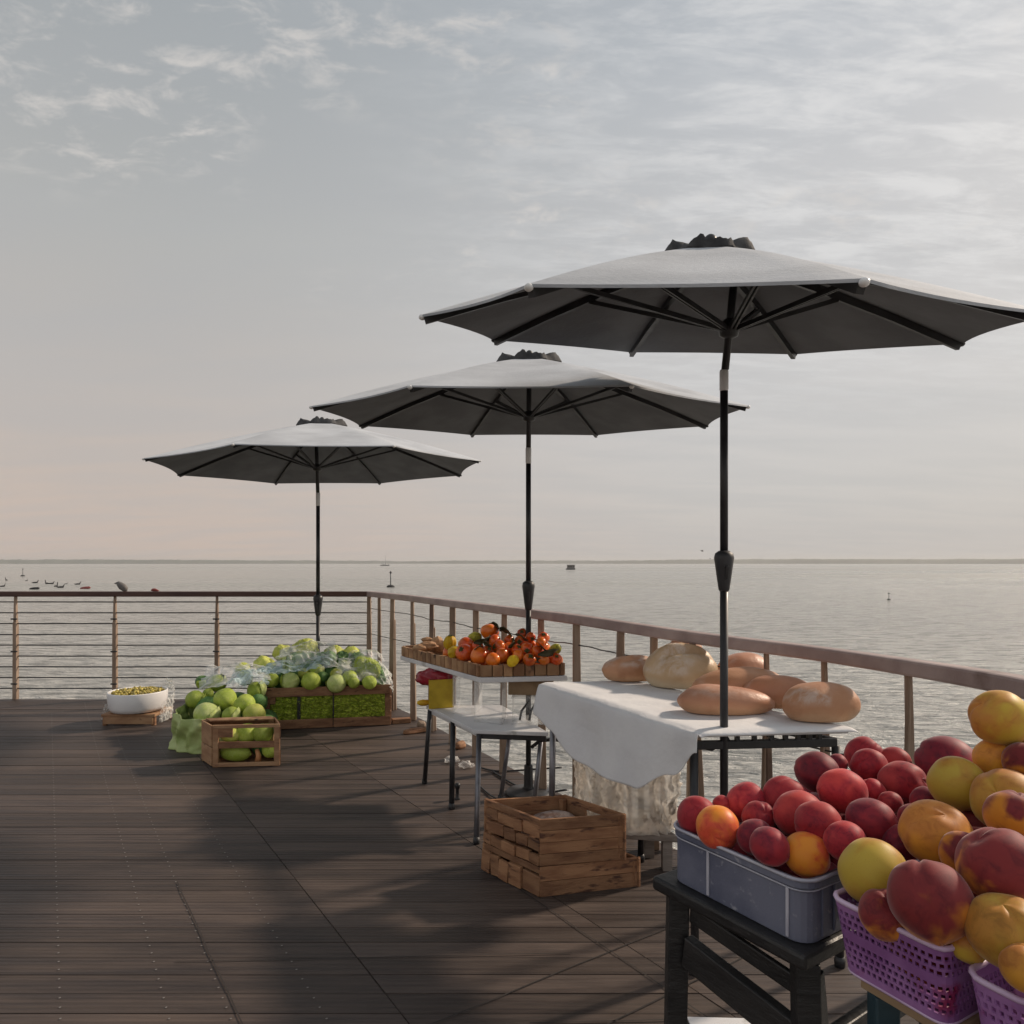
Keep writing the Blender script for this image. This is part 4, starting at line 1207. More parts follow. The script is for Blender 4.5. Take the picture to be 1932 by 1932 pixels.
# cloth: lies over the top and hangs down the long side
MT['cloth'] = mat('cloth', (0.74, 0.74, 0.76), (0.80, 0.80, 0.81), 5, rough=0.85, bump=0.35, bscale=9, sheen=0.1, bdist=0.02, c3=(0.60, 0.60, 0.63), scale3=2.5, lo3=0.6, hi3=0.8)
def interp(u, tab):
    for (a, x), (b, y) in zip(tab, tab[1:]):
        if u <= b:
            f = (u - a) / (b - a); f = f * f * (3 - 2 * f)
            return x + (y - x) * f
    return tab[-1][1]
side_n = Vector((BL_.y - FL_.y, -(BL_.x - FL_.x))).normalized() * -1.0      # outwards from the long left side
DROP = [(0, 0.13), (0.14, 0.17), (0.35, 0.255), (0.55, 0.255), (0.72, 0.24), (0.88, 0.155), (1.0, 0.055)]
NUc, NVh, NVt = 90, 34, 60
def cloth_pt(u, v):
    """u along the long side from the far end, v: -1..0 the hanging part, 0..1 across the top"""
    uu = -0.02 + 1.035 * u
    e = BL_.lerp(FL_, uu); o_ = BR_.lerp(FR_, uu)
    if v >= 0:
        p = e.lerp(o_, v * 1.02)
        z = TH + 0.0012 + 0.0022 * noise.noise(Vector((p.x * 7, p.y * 7, 2))) + 0.001 * math.sin(p.y * 40 + p.x * 9)
        if v < 0.06: z -= 0.006 * (1 - v / 0.06) ** 2
        z -= 0.012 * max(0, (uu - 0.985) / 0.03) ** 1.5
        z -= 0.007 * max(0, (v - 0.95) / 0.05) ** 2
        return Vector((p.x, p.y, max(z, TH - 0.004) if uu < 0.985 and 0.06 < v < 0.95 else z))
    q = -v
    dr = interp(u, DROP) * (1 + 0.025 * noise.noise(Vector((u * 5, 3, 0))))
    s = dr * q
    fold = (0.010 * math.sin(u * 11 + 0.6) + 0.008 * math.sin(u * 23 + 2.0) + 0.012 * noise.noise(Vector((u * 5, q * 1.5, 1)))) * min(1, s / 0.12)
    out = 0.012 + 0.055 * s + fold + 0.008 * (1 - math.exp(-s / 0.01))
    # the far corner flows outwards past the table end
    p = e + side_n * out + (BL_ - FL_).normalized() * (0.10 * s * max(0, 1 - u * 3.5)) 
    p += (FL_ - BL_).normalized() * (0.12 * s * max(0, u - 0.8) * 5 * 0.3)
    return Vector((p.x, p.y, TH - 0.006 - s + 0.004 * math.exp(-s / 0.006)))
mb = MB()
vs = [-1 + i / NVh for i in range(NVh)] + [i / NVt for i in range(NVt + 1)]
ps = [cloth_pt(i / NUc, v) for i in range(NUc + 1) for v in vs]
nv = len(vs)
fs = [(i * nv + j, (i + 1) * nv + j, (i + 1) * nv + j + 1, i * nv + j + 1) for i in range(NUc) for j in range(nv - 1)]
mb.add(ps, fs)
o = mb.build('tablecloth', MT['cloth'], org=(cen.x, cen.y, TH), smooth=True, solid=0.0025)
tag(o, 'white cloth spread under the loaves, its long edge hanging towards the deck', 'tablecloth')

# loaves
def bread_mat(name, crust, pale, flour_amt):
    m, t, p, out = principled(name)
    tc = t.n('ShaderNodeTexCoord'); co = tc.outputs['Object']
    sp = t.n('ShaderNodeSeparateXYZ'); t.put(sp.inputs[0], co)
    info = t.n('ShaderNodeObjectInfo').outputs['Random']
    off = t.n('ShaderNodeCombineXYZ'); t.put(off.inputs[0], t.math('MULTIPLY', info, 19.0))
    vec = t.vmath('ADD', co, off.outputs[0])
    n1 = t.noise(vec, 9, 5, 0.55)
    hz = t.math('ADD', sp.outputs[2], t.math('MULTIPLY', t.math('SUBTRACT', n1, 0.5), 0.06))
    col = t.mix(t.step(hz, 0.0, 0.05), (*pale, 1), (*crust, 1))
    col = t.mix(t.math('MULTIPLY', t.step(n1, 0.45, 0.7), 0.5), col, (crust[0] * 0.62, crust[1] * 0.5, crust[2] * 0.42, 1))
    n2 = t.noise(t.mapping(vec, (1, 2.2, 1)), 16, 8, 0.7, 0.4)
    n3 = t.noise(vec, 3.5, 3, 0.5)
    fl_ = t.math('MULTIPLY', t.math('MULTIPLY', t.step(n2, 0.36, 0.62), t.step(n3, 0.40, 0.48)), t.step(sp.outputs[2], 0.05, 0.08))
    col = t.mix(t.math('MULTIPLY', fl_, flour_amt), col, (0.78, 0.74, 0.70, 1))
    t.put(p.inputs['Base Color'], col)
    t.put(p.inputs['Roughness'], t.step(fl_, 0, 1, 0.42, 0.9))
    p.inputs['Specular IOR Level'].default_value = 0.4
    b = t.n('ShaderNodeBump'); b.inputs['Strength'].default_value = 0.25; b.inputs['Distance'].default_value = 0.01
    t.put(b.inputs['Height'], t.noise(vec, 45, 6, 0.65)); t.put(p.inputs['Normal'], b.outputs[0])
    return m
BM = {'tan': bread_mat('bread_crust', (0.54, 0.275, 0.15), (0.62, 0.385, 0.225), 0.5),
      'red': bread_mat('bread_crust_red', (0.52, 0.245, 0.14), (0.58, 0.33, 0.185), 0.25),
      'pale': bread_mat('bread_crust_pale', (0.56, 0.39, 0.23), (0.66, 0.54, 0.37), 0.5)}
def loaf(c, ln, wd, ht, rz, kind, label, seed, score=0.0, taper=0.0, hump=0.0, nu=56, nv=36):
    mb = MB()
    sd = Vector((seed * 2.3, seed, 0))
    def shape(d):
        x, y, z = d.x, d.y, d.z
        k = 1 + 0.05 * noise.noise(d * 1.3 + sd) + 0.02 * noise.noise(d * 3.2 + sd)
        return k
    ps = []
    mb.ball((0, 0, 0), (0.5, 0.5, 0.5), nu, nv, shape)
    for i, p in enumerate(mb.v):
        x, y, z = p.x * 2, p.y * 2, p.z * 2
        sx = math.copysign(abs(x) ** 0.92, x)
        z2 = z if z > -0.62 else -0.62 + (z + 0.62) * 0.12          # flat underside
        w_ = 1 - taper * x
        h_ = 1 - taper * 0.6 * x + hump * math.exp(-((x + 0.45) / 0.4) ** 2)
        if score:
            yy = y + 0.45 - 0.5 * x
            g = math.exp(-(yy / 0.13) ** 2) * max(0, 1 - abs(x) * 1.05) * max(0, z + 0.35)
            z2 -= score * g
            z2 += score * 0.6 * math.exp(-((yy - 0.26) / 0.13) ** 2) * max(0, 1 - abs(x)) * max(0, z + 0.3)
            z2 -= score * 0.8 * math.exp(-((yy - 0.62) / 0.12) ** 2) * max(0, 1 - abs(x)) * max(0, z)
        mb.v[i] = Vector((sx * ln / 2, y * wd / 2 * w_, (z2 + 0.66) / 1.66 * ht * (h_ if z2 > -0.5 else 1)))
    me = mb.mesh('loaf', [BM[kind]], smooth=True, merge=True)
    o = bpy.data.objects.new('bread_loaf', me); COL.objects.link(o)
    o.location = c; o.rotation_euler = (0, 0, rz)
    return tag(o, label, 'bread', 'loaves on the white cloth')
def on_table(x, ybase, extra=0.004):
    return fl(x, ybase, TH + extra)
loaf(on_table(1549, 1357), 0.268, 0.155, 0.125, R(8), 'tan', 'oval flour dusted loaf at the right end of the bread table', 1)
loaf(on_table(1370, 1344), 0.335, 0.150, 0.092, R(-2), 'red', 'long reddish loaf at the front edge, behind the umbrella pole', 2, hump=0.10, taper=0.12)
loaf(on_table(1392, 1322), 0.360, 0.165, 0.125, R(4), 'tan', 'long flour dusted loaf right behind the front one', 3, taper=-0.18)
loaf(Vector((0.965, 2.50, TH + 0.004)), 0.255, 0.13, 0.115, R(-4), 'red', 'reddish loaf mostly hidden behind the right end loaf', 4)
loaf(on_table(1284, 1295), 0.315, 0.23, 0.165, R(-12), 'pale', 'big pale plaited loaf, tallest on the bread table', 5, score=0.28, taper=-0.1, hump=0.12)
loaf(on_table(1192, 1283), 0.265, 0.15, 0.110, R(6), 'tan', 'tan loaf at the far left end of the bread table', 6, score=0.14)
loaf(on_table(1398, 1291), 0.245, 0.16, 0.135, R(16), 'red', 'glossy rounded loaf at the back, right of the umbrella pole', 7, taper=-0.2)
loaf(on_table(1292, 1270) + Vector((0, 0, 0.0)), 0.19, 0.13, 0.185, R(20), 'red', 'loaf peeping over the top of the big pale one', 8)

# ---- patterned cream sack and low bench behind the bread table
bz = 0.155
mb = MB()
t = thing('low_bench', (0.53, 3.03, 0), 'weathered low plank bench under the cream sacks', 'bench')
mb.prism([(0.31, 3.20), (0.43, 2.95), (0.70, 2.90), (0.64, 3.10)], bz - 0.028, bz); mb.build('plank', MT['grey_wood'], t, bevel=0.004)
for x, y in ((0.35, 3.15), (0.46, 2.98), (0.66, 2.94), (0.61, 3.07)):
    mb = MB(); mb.beam((x, y, 0), (x, y, bz - 0.028), 0.04, 0.04, up=(0, 1, 0)); mb.build('leg', MT['grey_wood'], t)
# ================================================================== the persimmon stall: lower table, boxes, upper board, tray
def leg_tube(t, top, foot, r, mt, name='leg'):
    mb = MB(); mb.tube([top, foot], r, 14); lg = mb.build(name, mt, t, smooth=True)
    mb = MB(); mb.lathe([(r * 1.12, 0.0), (r * 1.2, 0.012), (r * 1.05, 0.03)], (foot[0], foot[1], 0), 12); mb.build('rubber_foot', MT['black_metal'], lg, smooth=True)
    return lg
LT = 0.47
lfl, lbl = fl(894, 1377, LT), fl(804, 1331, LT)
lfr = Vector((0.18, 3.40, LT)); lbr = Vector((-0.06, 4.05, LT))
t = thing('white_table', (-0.2, 3.75, 0), 'low white table on black legs under the persimmon stall', 'table')
mb = MB(); mb.prism([(p.x, p.y) for p in (lfl, lfr, lbr, lbl)], LT - 0.02, LT); mb.build('table_top', MT['white_paint'], t, bevel=0.003)
mb = MB(); mb.beam((lfl.x + 0.02, lfl.y + 0.02, LT - 0.034), (lfr.x - 0.01, lfr.y + 0.02, LT - 0.034), 0.016, 0.027); mb.build('frame_bar', MT['black_metal'], t, bevel=0.002)
mb = MB(); mb.beam((lbl.x + 0.03, lbl.y, LT - 0.034), (lfl.x + 0.03, lfl.y + 0.04, LT - 0.034), 0.016, 0.027); mb.build('frame_bar', MT['white_paint'], t, bevel=0.002)
leg_tube(t, (lfl.x + 0.025, lfl.y + 0.02, LT - 0.02), tuple(fl(899, 1592)), 0.0135, MT['grey_metal'])
mid_ = lfl.lerp(lbl, 0.48)
leg_tube(t, (mid_.x + 0.02, mid_.y + 0.02, LT - 0.02), tuple(fl(852, 1526)), 0.0145, MT['black_metal'])
leg_tube(t, (lbl.x + 0.025, lbl.y - 0.02, LT - 0.02), tuple(fl(801, 1478)), 0.0135, MT['black_metal'])
leg_tube(t, (0.0, 3.80, LT - 0.02), tuple(fl(944, 1510)), 0.012, MT['grey_metal'])
leg_tube(t, (lfr.x - 0.03, lfr.y + 0.08, LT - 0.02), (0.10, 3.42, 0), 0.012, MT['grey_metal'])
mb = MB(); mb.tube([(0.10, 3.50, LT - 0.10), (0.14, 3.47, LT - 0.06), (0.20, 3.44, LT - 0.045), (0.27, 3.42, LT - 0.05)], 0.009, 8); mb.build('brace', MT['black_metal'], t, smooth=True)

# clear plastic boxes and coloured tubs on the low table
MT['clear'] = film_mat('clear_plastic', (0.75, 0.77, 0.78), 0.10, 0.12)
MT['yellow_tub'] = mat('yellow_tub', (0.42, 0.28, 0.012), (0.55, 0.38, 0.02), 12, rough=0.4, bump=0.15)
MT['red_bag'] = mat('red_bag', (0.20, 0.006, 0.014), (0.33, 0.015, 0.03), 10, rough=0.3, bump=0.6, bscale=16, bdist=0.02, c3=(0.55, 0.30, 0.34), scale3=6, lo3=0.58)
MT['card'] = mat('card', (0.20, 0.13, 0.07), (0.28, 0.19, 0.11), 8, rough=0.85, bump=0.1)
UB = 0.72 - 0.026
def open_box(name, corners, z0, z1, wall, mt, label, cat, group=None, lid=False):
    t = thing(name, (sum(c[0] for c in corners) / 4, sum(c[1] for c in corners) / 4, z0), label, cat, group)
    cs = [Vector((c[0], c[1])) for c in corners]; mid = sum(cs, Vector((0, 0))) / 4
    inn = [c + (mid - c).normalized() * wall * 1.4 for c in cs]
    mb = MB()
    ps = [v3(c, z0) for c in cs] + [v3(c, z1) for c in cs] + [v3(c, z1) for c in inn] + [v3(c, z0 + wall) for c in inn]
    fs = [(3, 2, 1, 0)] + [(i, (i + 1) % 4, 4 + (i + 1) % 4, 4 + i) for i in range(4)] + [(4 + i, 4 + (i + 1) % 4, 8 + (i + 1) % 4, 8 + i) for i in range(4)] + [(8 + i, 8 + (i + 1) % 4, 12 + (i + 1) % 4, 12 + i) for i in range(4)] + [(12, 13, 14, 15)]
    mb.add(ps, fs); mb.build('shell', mt, t, bevel=0.004)
    if lid:
        mb = MB(); mb.prism([tuple(mid + (c - mid) * 1.03) for c in cs], z1, z1 + 0.008); mb.build('lid', mt, t, bevel=0.002)
    return t
z = LT + 0.001
open_box('plastic_box', [(-0.20, 3.62), (-0.05, 3.56), (-0.03, 3.72), (-0.20, 3.78)], z, UB - 0.011, 0.003, MT['clear'], 'tall clear plastic box at the front of the low white table', 'box', 'clear plastic boxes', True)
open_box('plastic_box', [(-0.33, 3.82), (-0.20, 3.80), (-0.17, 3.96), (-0.30, 3.98)], z, UB - 0.011, 0.003, MT['clear'], 'clear plastic box in the middle, behind the taller front one', 'box', 'clear plastic boxes', True)
t = open_box('tub', [(-0.475, 3.93), (-0.335, 3.98), (-0.35, 4.08), (-0.485, 4.06)], z, z + 0.165, 0.005, MT['yellow_tub'], 'yellow tub at the far left end of the low white table', 'tub')
mb = MB()
mb.ball((0, 0, 0), 1, 40, 26, lambda d: 1 + 0.2 * noise.noise(d * 2.3) + 0.07 * noise.noise(d * 6))
mb.v = [Vector((-0.445 + p.x * 0.115, 4.02 + p.y * 0.06, z + 0.165 + max(p.z, -0.7) * 0.056)) for p in mb.v]
tag(mb.build('bag', MT['red_bag'], org=(-0.445, 4.02, z + 0.13), smooth=True, merge=True), 'shiny dark red bag stuffed into the yellow tub', 'bag')
mb = MB(); mb.ball((-0.515, 4.02, z + 0.020), (0.040, 0.03, 0.018), 20, 12, lambda d: 1 + 0.15 * noise.noise(d * 2))
tag(mb.build('lemon', FM['yellow'], org=(-0.515, 4.02, z), smooth=True), 'yellow fruit lying beside the yellow tub', 'lemon')
t = thing('cardboard_box', (0.07, 3.62, 0.60), 'flat brown cardboard box under the right end of the upper white board', 'box')
mb = MB(); mb.prism([(-0.02, 3.60), (0.215, 3.585), (0.23, 3.80), (0.0, 3.80)], UB - 0.078, UB - 0.001); mb.build('carton', MT['card'], t, bevel=0.003)
open_box('plastic_box', [(0.0, 3.56), (0.19, 3.545), (0.20, 3.77), (0.01, 3.77)], z, UB - 0.090, 0.003, MT['clear'], 'clear plastic box holding dark tools under the cardboard box', 'box', 'clear plastic boxes', True)
for a, b, lb in (((0.04, 3.60), (0.09, 3.66), 'thin dark tool lying in the clear plastic box, left one'), ((0.09, 3.60), (0.13, 3.65), 'thin dark tool lying in the clear plastic box, right one')):
    mb = MB(); mb.tube([(a[0], a[1], z + 0.012), (a[0] + .01, a[1] + .01, z + 0.06), (b[0], b[1], z + 0.10)], 0.006, 8)
    tag(mb.build('hand_tool', MT['black_metal'], org=(*a, z), smooth=True), lb, 'tool')
# the upper white board
ufl, ubl, ufr = fl(906, 1279, 0.72), fl(755, 1237, 0.72), fl(1071, 1275, 0.72)
ubr = Vector((-0.235, 4.34, 0.72))
mb = MB(); mb.prism([(p.x, p.y) for p in (ufl, ufr, ubr, ubl)], UB, 0.72)
tag(mb.build('board', MT['white_paint'], org=(-0.2, 3.9, UB), bevel=0.004), 'thick white board resting on the clear boxes below the persimmon tray', 'board')
# the tray of wooden blocks
t = thing('wooden_tray', (-0.2, 3.9, 0.72), 'rustic tray edged with bark blocks and filled with persimmons', 'tray')
TZ0, TZ1 = 0.7215, 0.786
def blocks(p, q, seed, wd=0.045):
    random.seed(seed)
    p, q = Vector((p.x, p.y)), Vector((q.x, q.y))
    L = (q - p).length; d = (q - p).normalized()
    mb = MB(); s = 0.0
    while s < L - 0.015:
        w_ = min(random.uniform(0.045, 0.085), L - s)
        a, b = p + d * (s + 0.002), p + d * (s + w_ - 0.003)
        h = TZ1 - random.uniform(0, 0.007)
        mb.beam(v3(a, (TZ0 + h) / 2), v3(b, (TZ0 + h) / 2), 0.018 + random.uniform(0, 0.005), h - TZ0)
        s += w_
    # a thin band ties the blocks together inside the tray
    nrm = Vector((-d.y, d.x)); cm = Vector((-0.2, 3.9))
    if nrm.dot(cm - (p + q) / 2) < 0: nrm = -nrm
    mb.beam(v3(p + nrm * 0.011, (TZ0 + TZ1) / 2 - 0.004), v3(q + nrm * 0.011, (TZ0 + TZ1) / 2 - 0.004), 0.006, TZ1 - TZ0 - 0.014)
    return mb
cu = (ufl + ubl + ufr + ubr) / 4
tc_ = [p + (cu - p).normalized() * 0.022 for p in (ufl, ufr, ubr, ubl)]
for i in range(4):
    blocks(tc_[i], tc_[(i + 1) % 4], 40 + i).build('side', MT['bark_wood'], t, bevel=0.004)
mb = MB(); mb.prism([(p.x, p.y) for p in [q + (cu - q).normalized() * 0.012 for q in tc_]], TZ0 + 0.001, TZ0 + 0.012); mb.build('bottom', MT['bark_wood'], t)

# persimmons and friends
def persimmon_mesh(seed, flat=0.8, lobes=4, amp=0.05):
    mb = MB(); sd = Vector((seed * 1.3, seed, 0))
    def fn(d):
        ph = math.atan2(d.y, d.x); th = math.acos(max(-1, min(1, d.z)))
        return 1 - amp * (0.5 + 0.5 * math.cos(lobes * ph)) * math.sin(th) ** 2 - 0.10 * math.exp(-(th / 0.35) ** 2) + 0.05 * noise.noise(d * 1.5 + sd)
    mb.ball((0, 0, 0), (1, 1, flat), 32, 20, fn)
    return mb.mesh('persimmon', [FM['orange']], smooth=True, merge=True)
def calyx_mesh():
    mb = MB()
    for k in range(4):
        a = R(90 * k + 20)
        d = Vector((math.cos(a), math.sin(a), 0)); s = Vector((-d.y, d.x, 0))
        def leaf(u, v, d=d, s=s):
            w_ = 0.20 * math.sin(math.pi * (0.12 + 0.88 * u) ** 0.8) * (1 - 0.2 * u)
            return d * (0.48 * u) + s * w_ * (2 * v - 1) + Vector((0, 0, 0.12 - 0.20 * u * u + 0.10 * abs(2 * v - 1)))
        mb.grid(leaf, 6, 3)
    mb.tube([(0, 0, 0.05), (0.02, 0, 0.22)], 0.06, 6)
    return mb.mesh('calyx', [MT['calyx']], smooth=True)
PM = [persimmon_mesh(s, 0.82 + 0.05 * (s % 3)) for s in range(3)]
GM = [persimmon_mesh(9, 1.15, 8, 0.12), persimmon_mesh(8, 1.25, 7, 0.05)]
CAL = calyx_mesh()
PGRP = 'persimmons heaped in the bark edged tray'
def persimmon(c, r, kind, label, cat='persimmon', mesh=None, cal=True, rot=None, squash=(1, 1, 1)):
    o = place_fruit(cat, mesh or PM[random.randrange(3)], FM[kind], c, r, label, cat, PGRP if cat == 'persimmon' else None, rot=rot, squash=squash)
    if cal:
        k = bpy.data.objects.new('calyx', CAL); COL.objects.link(k); k.parent = o
        k.location = (0, 0, 0.72 if mesh is None else 1.0)
    return o
def tpx(cx, cy): return (800 + cx * 0.16046) * 0.966, (1210 + cy * 0.16046) * 0.966
per = [
    (975, 150, 108, 0.915, 'orange', 'topmost orange persimmon, biggest of the heap'),
    (1035, 270, 84, 0.878, 'red', 'deep orange persimmon right below the topmost one'),
    (1215, 255, 66, 0.884, 'orange', 'pale orange persimmon in the upper middle of the heap'),
    (1370, 168, 60, 0.905, 'red', 'small red persimmon in front of the middle umbrella pole'),
    (1475, 215, 60, 0.892, 'red', 'red orange persimmon right of the small red one'),
    (1630, 222, 70, 0.890, 'red', 'red orange persimmon at the upper right of the heap'),
    (1600, 282, 66, 0.872, 'orange', 'orange persimmon just under the upper right red one'),
    (670, 408, 106, 0.815, 'red', 'large red orange persimmon at the front left, beside the yellow quinces'),
    (690, 305, 96, 0.850, 'red', 'brownish persimmon behind the large front left one'),
    (850, 445, 108, 0.812, 'orange', 'broad orange persimmon resting at the front edge of the tray'),
    (1015, 492, 86, 0.802, 'orange', 'orange persimmon right at the front corner of the tray'),
    (1120, 440, 96, 0.818, 'red', 'shiny deep orange persimmon behind the front corner one'),
    (940, 390, 66, 0.835, 'red', 'small red persimmon between the broad one and the shiny one'),
    (1310, 370, 70, 0.846, 'red', 'red persimmon stacked over two yellow orange ones'),
    (1322, 438, 72, 0.822, 'orange', 'yellow orange persimmon under the stacked red one'),
    (1460, 488, 78, 0.805, 'orange', 'glossy orange persimmon at the front right of the tray'),
    (1640, 490, 62, 0.805, 'orange', 'small orange persimmon near the right end of the tray front'),
    (1780, 482, 72, 0.805, 'red', 'brownish persimmon at the far right end of the tray'),
    (1430, 370, 84, 0.846, 'red', 'bright red persimmon at the right of the middle'),
    (1090, 335, 82, 0.856, 'red', 'red persimmon in the centre of the heap'),
    (1215, 345, 70, 0.850, 'red', 'dusky red persimmon in the shade of the heap centre'),
    (1350, 275, 76, 0.872, 'red', 'dark red persimmon under the leaves below the small red one'),
    (1560, 390, 76, 0.842, 'red', 'red orange persimmon low at the right, beside the striped gourd'),
    (830, 335, 70, 0.848, 'red', 'half hidden red persimmon behind the small red one on the left'),
]
random.seed(31)
PERS = []
for cx, cy, rz, hc, kind, lb in per:
    x, y = tpx(cx, cy)
    c, r = px_fruit(x, y, rz * 0.168, hc)
    persimmon(c, r, kind, lb); PERS.append((c, r))
for cx, cy, rz, hc, me, kind, lb, cat, rot in [
    (492, 285, 92, 0.845, GM[0], 'yellow', 'tall ribbed yellow quince standing at the left of the heap', 'quince', (0.1, 0.1, 0)),
    (545, 400, 92, 0.812, GM[0], 'yellow', 'ribbed yellow quince lying at the tray front on the left', 'quince', (1.2, 0.3, 0.6)),
    (1258, 506, 74, 0.802, GM[1], 'yellow', 'round yellow quince at the front between two orange persimmons', 'quince', (0.9, 0.2, 2)),
    (795, 222, 78, 0.882, GM[1], 'striped', 'yellow green striped gourd left of the topmost persimmon', 'gourd', (0.3, 1.3, 0.2)),
    (1772, 365, 74, 0.845, GM[1], 'striped', 'yellow green striped gourd at the right end of the heap', 'gourd', (0.2, 1.0, 0.1))]:
    x, y = tpx(cx, cy)
    c, r = px_fruit(x, y, rz * 0.155, hc)
    persimmon(c, r / 1.1, kind, lb, cat, me, True, rot); PERS.append((c, r))
# fruit under the heap, seen only in the gaps
for c, r in PERS[:]:
    for dz in (0.06, 0.115, 0.16):
        if c.z - dz > 0.765:
            q = c + Vector((random.uniform(-.01, .01), random.uniform(0.0, 0.03), -dz))
            if min((q - p).length - 0.70 * r2 for p, r2 in PERS) > 0.010:
                persimmon(q, 0.042, 'orange', 'persimmon in the shade under the top ones of the tray', cal=False); PERS.append((q, 0.042))
def leaf_strip(pts, wd, label, mt='dark_leaf', name='leaf', cat='leaf', group='leaves among the persimmons'):
    mb = MB()
    pts = [Vector(p) for p in pts]
    def f(u, v):
        s = u * (len(pts) - 1); i = min(int(s), len(pts) - 2); q = s - i
        p = pts[i].lerp(pts[i + 1], q)
        d = (pts[i + 1] - pts[i]).normalized(); sd = d.cross(Vector((0.15, 1, 0.35))).normalized()
        return p + sd * wd * math.sin(math.pi * (0.06 + 0.9 * u)) * (v - 0.5) + Vector((0, -0.22 * wd * abs(2 * v - 1), 0.05 * wd))
    mb.grid(f, 14, 4)
    return tag(mb.build(name, MT[mt], org=pts[0], smooth=True, solid=0.0012), label, cat, group)
def tp(cx, cy, hc):
    x, y = tpx(cx, cy); s = (y - HZ_PX) / (EYE - hc); return Vector(((x - CX_PX) / s, F_PX / s, hc))
leaf_strip([tp(960, 75, .945), tp(1030, 62, .95), tp(1095, 100, .94), tp(1110, 150, .925)], 0.046, 'dark curved leaf arching over the topmost persimmon')
leaf_strip([tp(1090, 110, .935), tp(1170, 130, .93), tp(1220, 170, .92), tp(1250, 205, .91)], 0.050, 'long dark brown leaf right of the topmost persimmon')
leaf_strip([tp(780, 285, .875), tp(880, 275, .88), tp(960, 235, .89), tp(1000, 205, .90)], 0.046, 'broad olive leaf below the striped gourd on the left')
leaf_strip([tp(900, 300, .87), tp(950, 300, .872), tp(1000, 330, .868)], 0.039, 'small dark leaf under the olive leaf')
leaf_strip([tp(1290, 190, .90), tp(1360, 215, .90), tp(1440, 255, .895)], 0.050, 'dark green leaf in front of the small red persimmon')
leaf_strip([tp(1550, 265, .885), tp(1600, 330, .87), tp(1670, 385, .86)], 0.046, 'dark green leaf with pale rim hanging down at the right')
leaf_strip([tp(1560, 430, .835), tp(1660, 415, .84), tp(1760, 400, .842), tp(1820, 360, .85)], 0.046, 'long green leaf lying towards the right gourd')
leaf_strip([tp(1200, 330, .868), tp(1250, 310, .872), tp(1290, 295, .876)], 0.046, 'small green leaf in the middle of the heap')
leaf_strip([tp(790, 365, .85), tp(850, 350, .852), tp(900, 355, .85)], 0.037, 'small green leaf above the broad front persimmon')
leaf_strip([tp(1590, 480, .815), tp(1560, 500, .812), tp(1540, 485, .814)], 0.040, 'short green leaf at the tray front on the right')
# dry husks at the far end of the tray
for cx, cy, hc, sx, lb, sd in [(230, 320, 0.80, 0.055, 'dry tan husk lying at the far left end of the tray', 1), (130, 345, 0.79, 0.05, 'flat dry husk at the outermost left end of the tray', 2), (210, 245, 0.825, 0.035, 'curled yellow brown husk on top of the others at the left', 3), (340, 300, .80, .045, 'upright piece of bark beside the yellow quince', 4)]:
    p = tp(cx, cy, hc)
    mb = MB(); mb.ball(p, (sx, sx * 0.7, sx * (0.45 if sd < 4 else 1.0)), 24, 16, lambda d, sd=sd: 1 + 0.35 * noise.noise(d * 2.1 + Vector((sd * 5, 0, 0))) + 0.12 * noise.noise(d * 6))
    tag(mb.build('husk', MT['crate_wood_pale'], org=p, smooth=True), lb, 'husk', 'dry husks in the tray')

# ================================================================== the brown crates on the deck
N_, L_, R_, R2_ = Vector((0.1077, 2.69)), Vector((-0.126, 2.93)), Vector((0.521, 2.78)), Vector((0.4576, 2.754))
def plank_wall(mb, p, q, z0, z1, th, nrows, seed, gap=0.002, inward=None, chunks=1):
    random.seed(seed)
    d = (q - p).normalized(); n = Vector((-d.y, d.x))
    if inward is not None and n.dot(inward) < 0: n = -n
    L = (q - p).length
    for i in range(nrows):
        a = z0 + (z1 - z0) * i / nrows + gap; b = z0 + (z1 - z0) * (i + 1) / nrows - gap
        cuts = [0.0] + sorted(random.uniform(0.2, 0.8) * L for _ in range(chunks - 1)) + [L]
        for u, v in zip(cuts, cuts[1:]):
            o_ = n * (th / 2 + random.uniform(0, 0.003))
            s_, e_ = p + d * (u + 0.001) + o_, p + d * (v - 0.001) + o_
            mb.beam(v3(s_, (a + b) / 2), v3(e_, (a + b) / 2), th, b - a)
def shingle_wall(mb, p, q, z0, z1, th, rows, seed, inward):
    """courses of short rough blocks that step out over one another"""
    random.seed(seed)
    d = (q - p).normalized(); n = Vector((-d.y, d.x))
    if n.dot(inward) < 0: n = -n
    L = (q - p).length
    for i in range(rows):
        a = z0 + (z1 - z0) * i / rows; b = z0 + (z1 - z0) * (i + 1) / rows
        s = 0.0
        while s < L - 0.012:
            w_ = min(random.uniform(0.05, 0.10), L - s)
            out = random.uniform(-0.002, 0.010)
            h0, h1 = a + 0.002, b - random.uniform(0.001, 0.014)
            o_ = n * (th / 2 - out)
            e0, e1 = p + d * (s + 0.0015) + o_, p + d * (s + w_ - 0.002) + o_
            tl = random.uniform(-0.004, 0.004)
            mb.beam((e0.x, e0.y, (h0 + h1) / 2 + tl), (e1.x, e1.y, (h0 + h1) / 2 - tl), th + 0.004, h1 - h0)
            s += w_
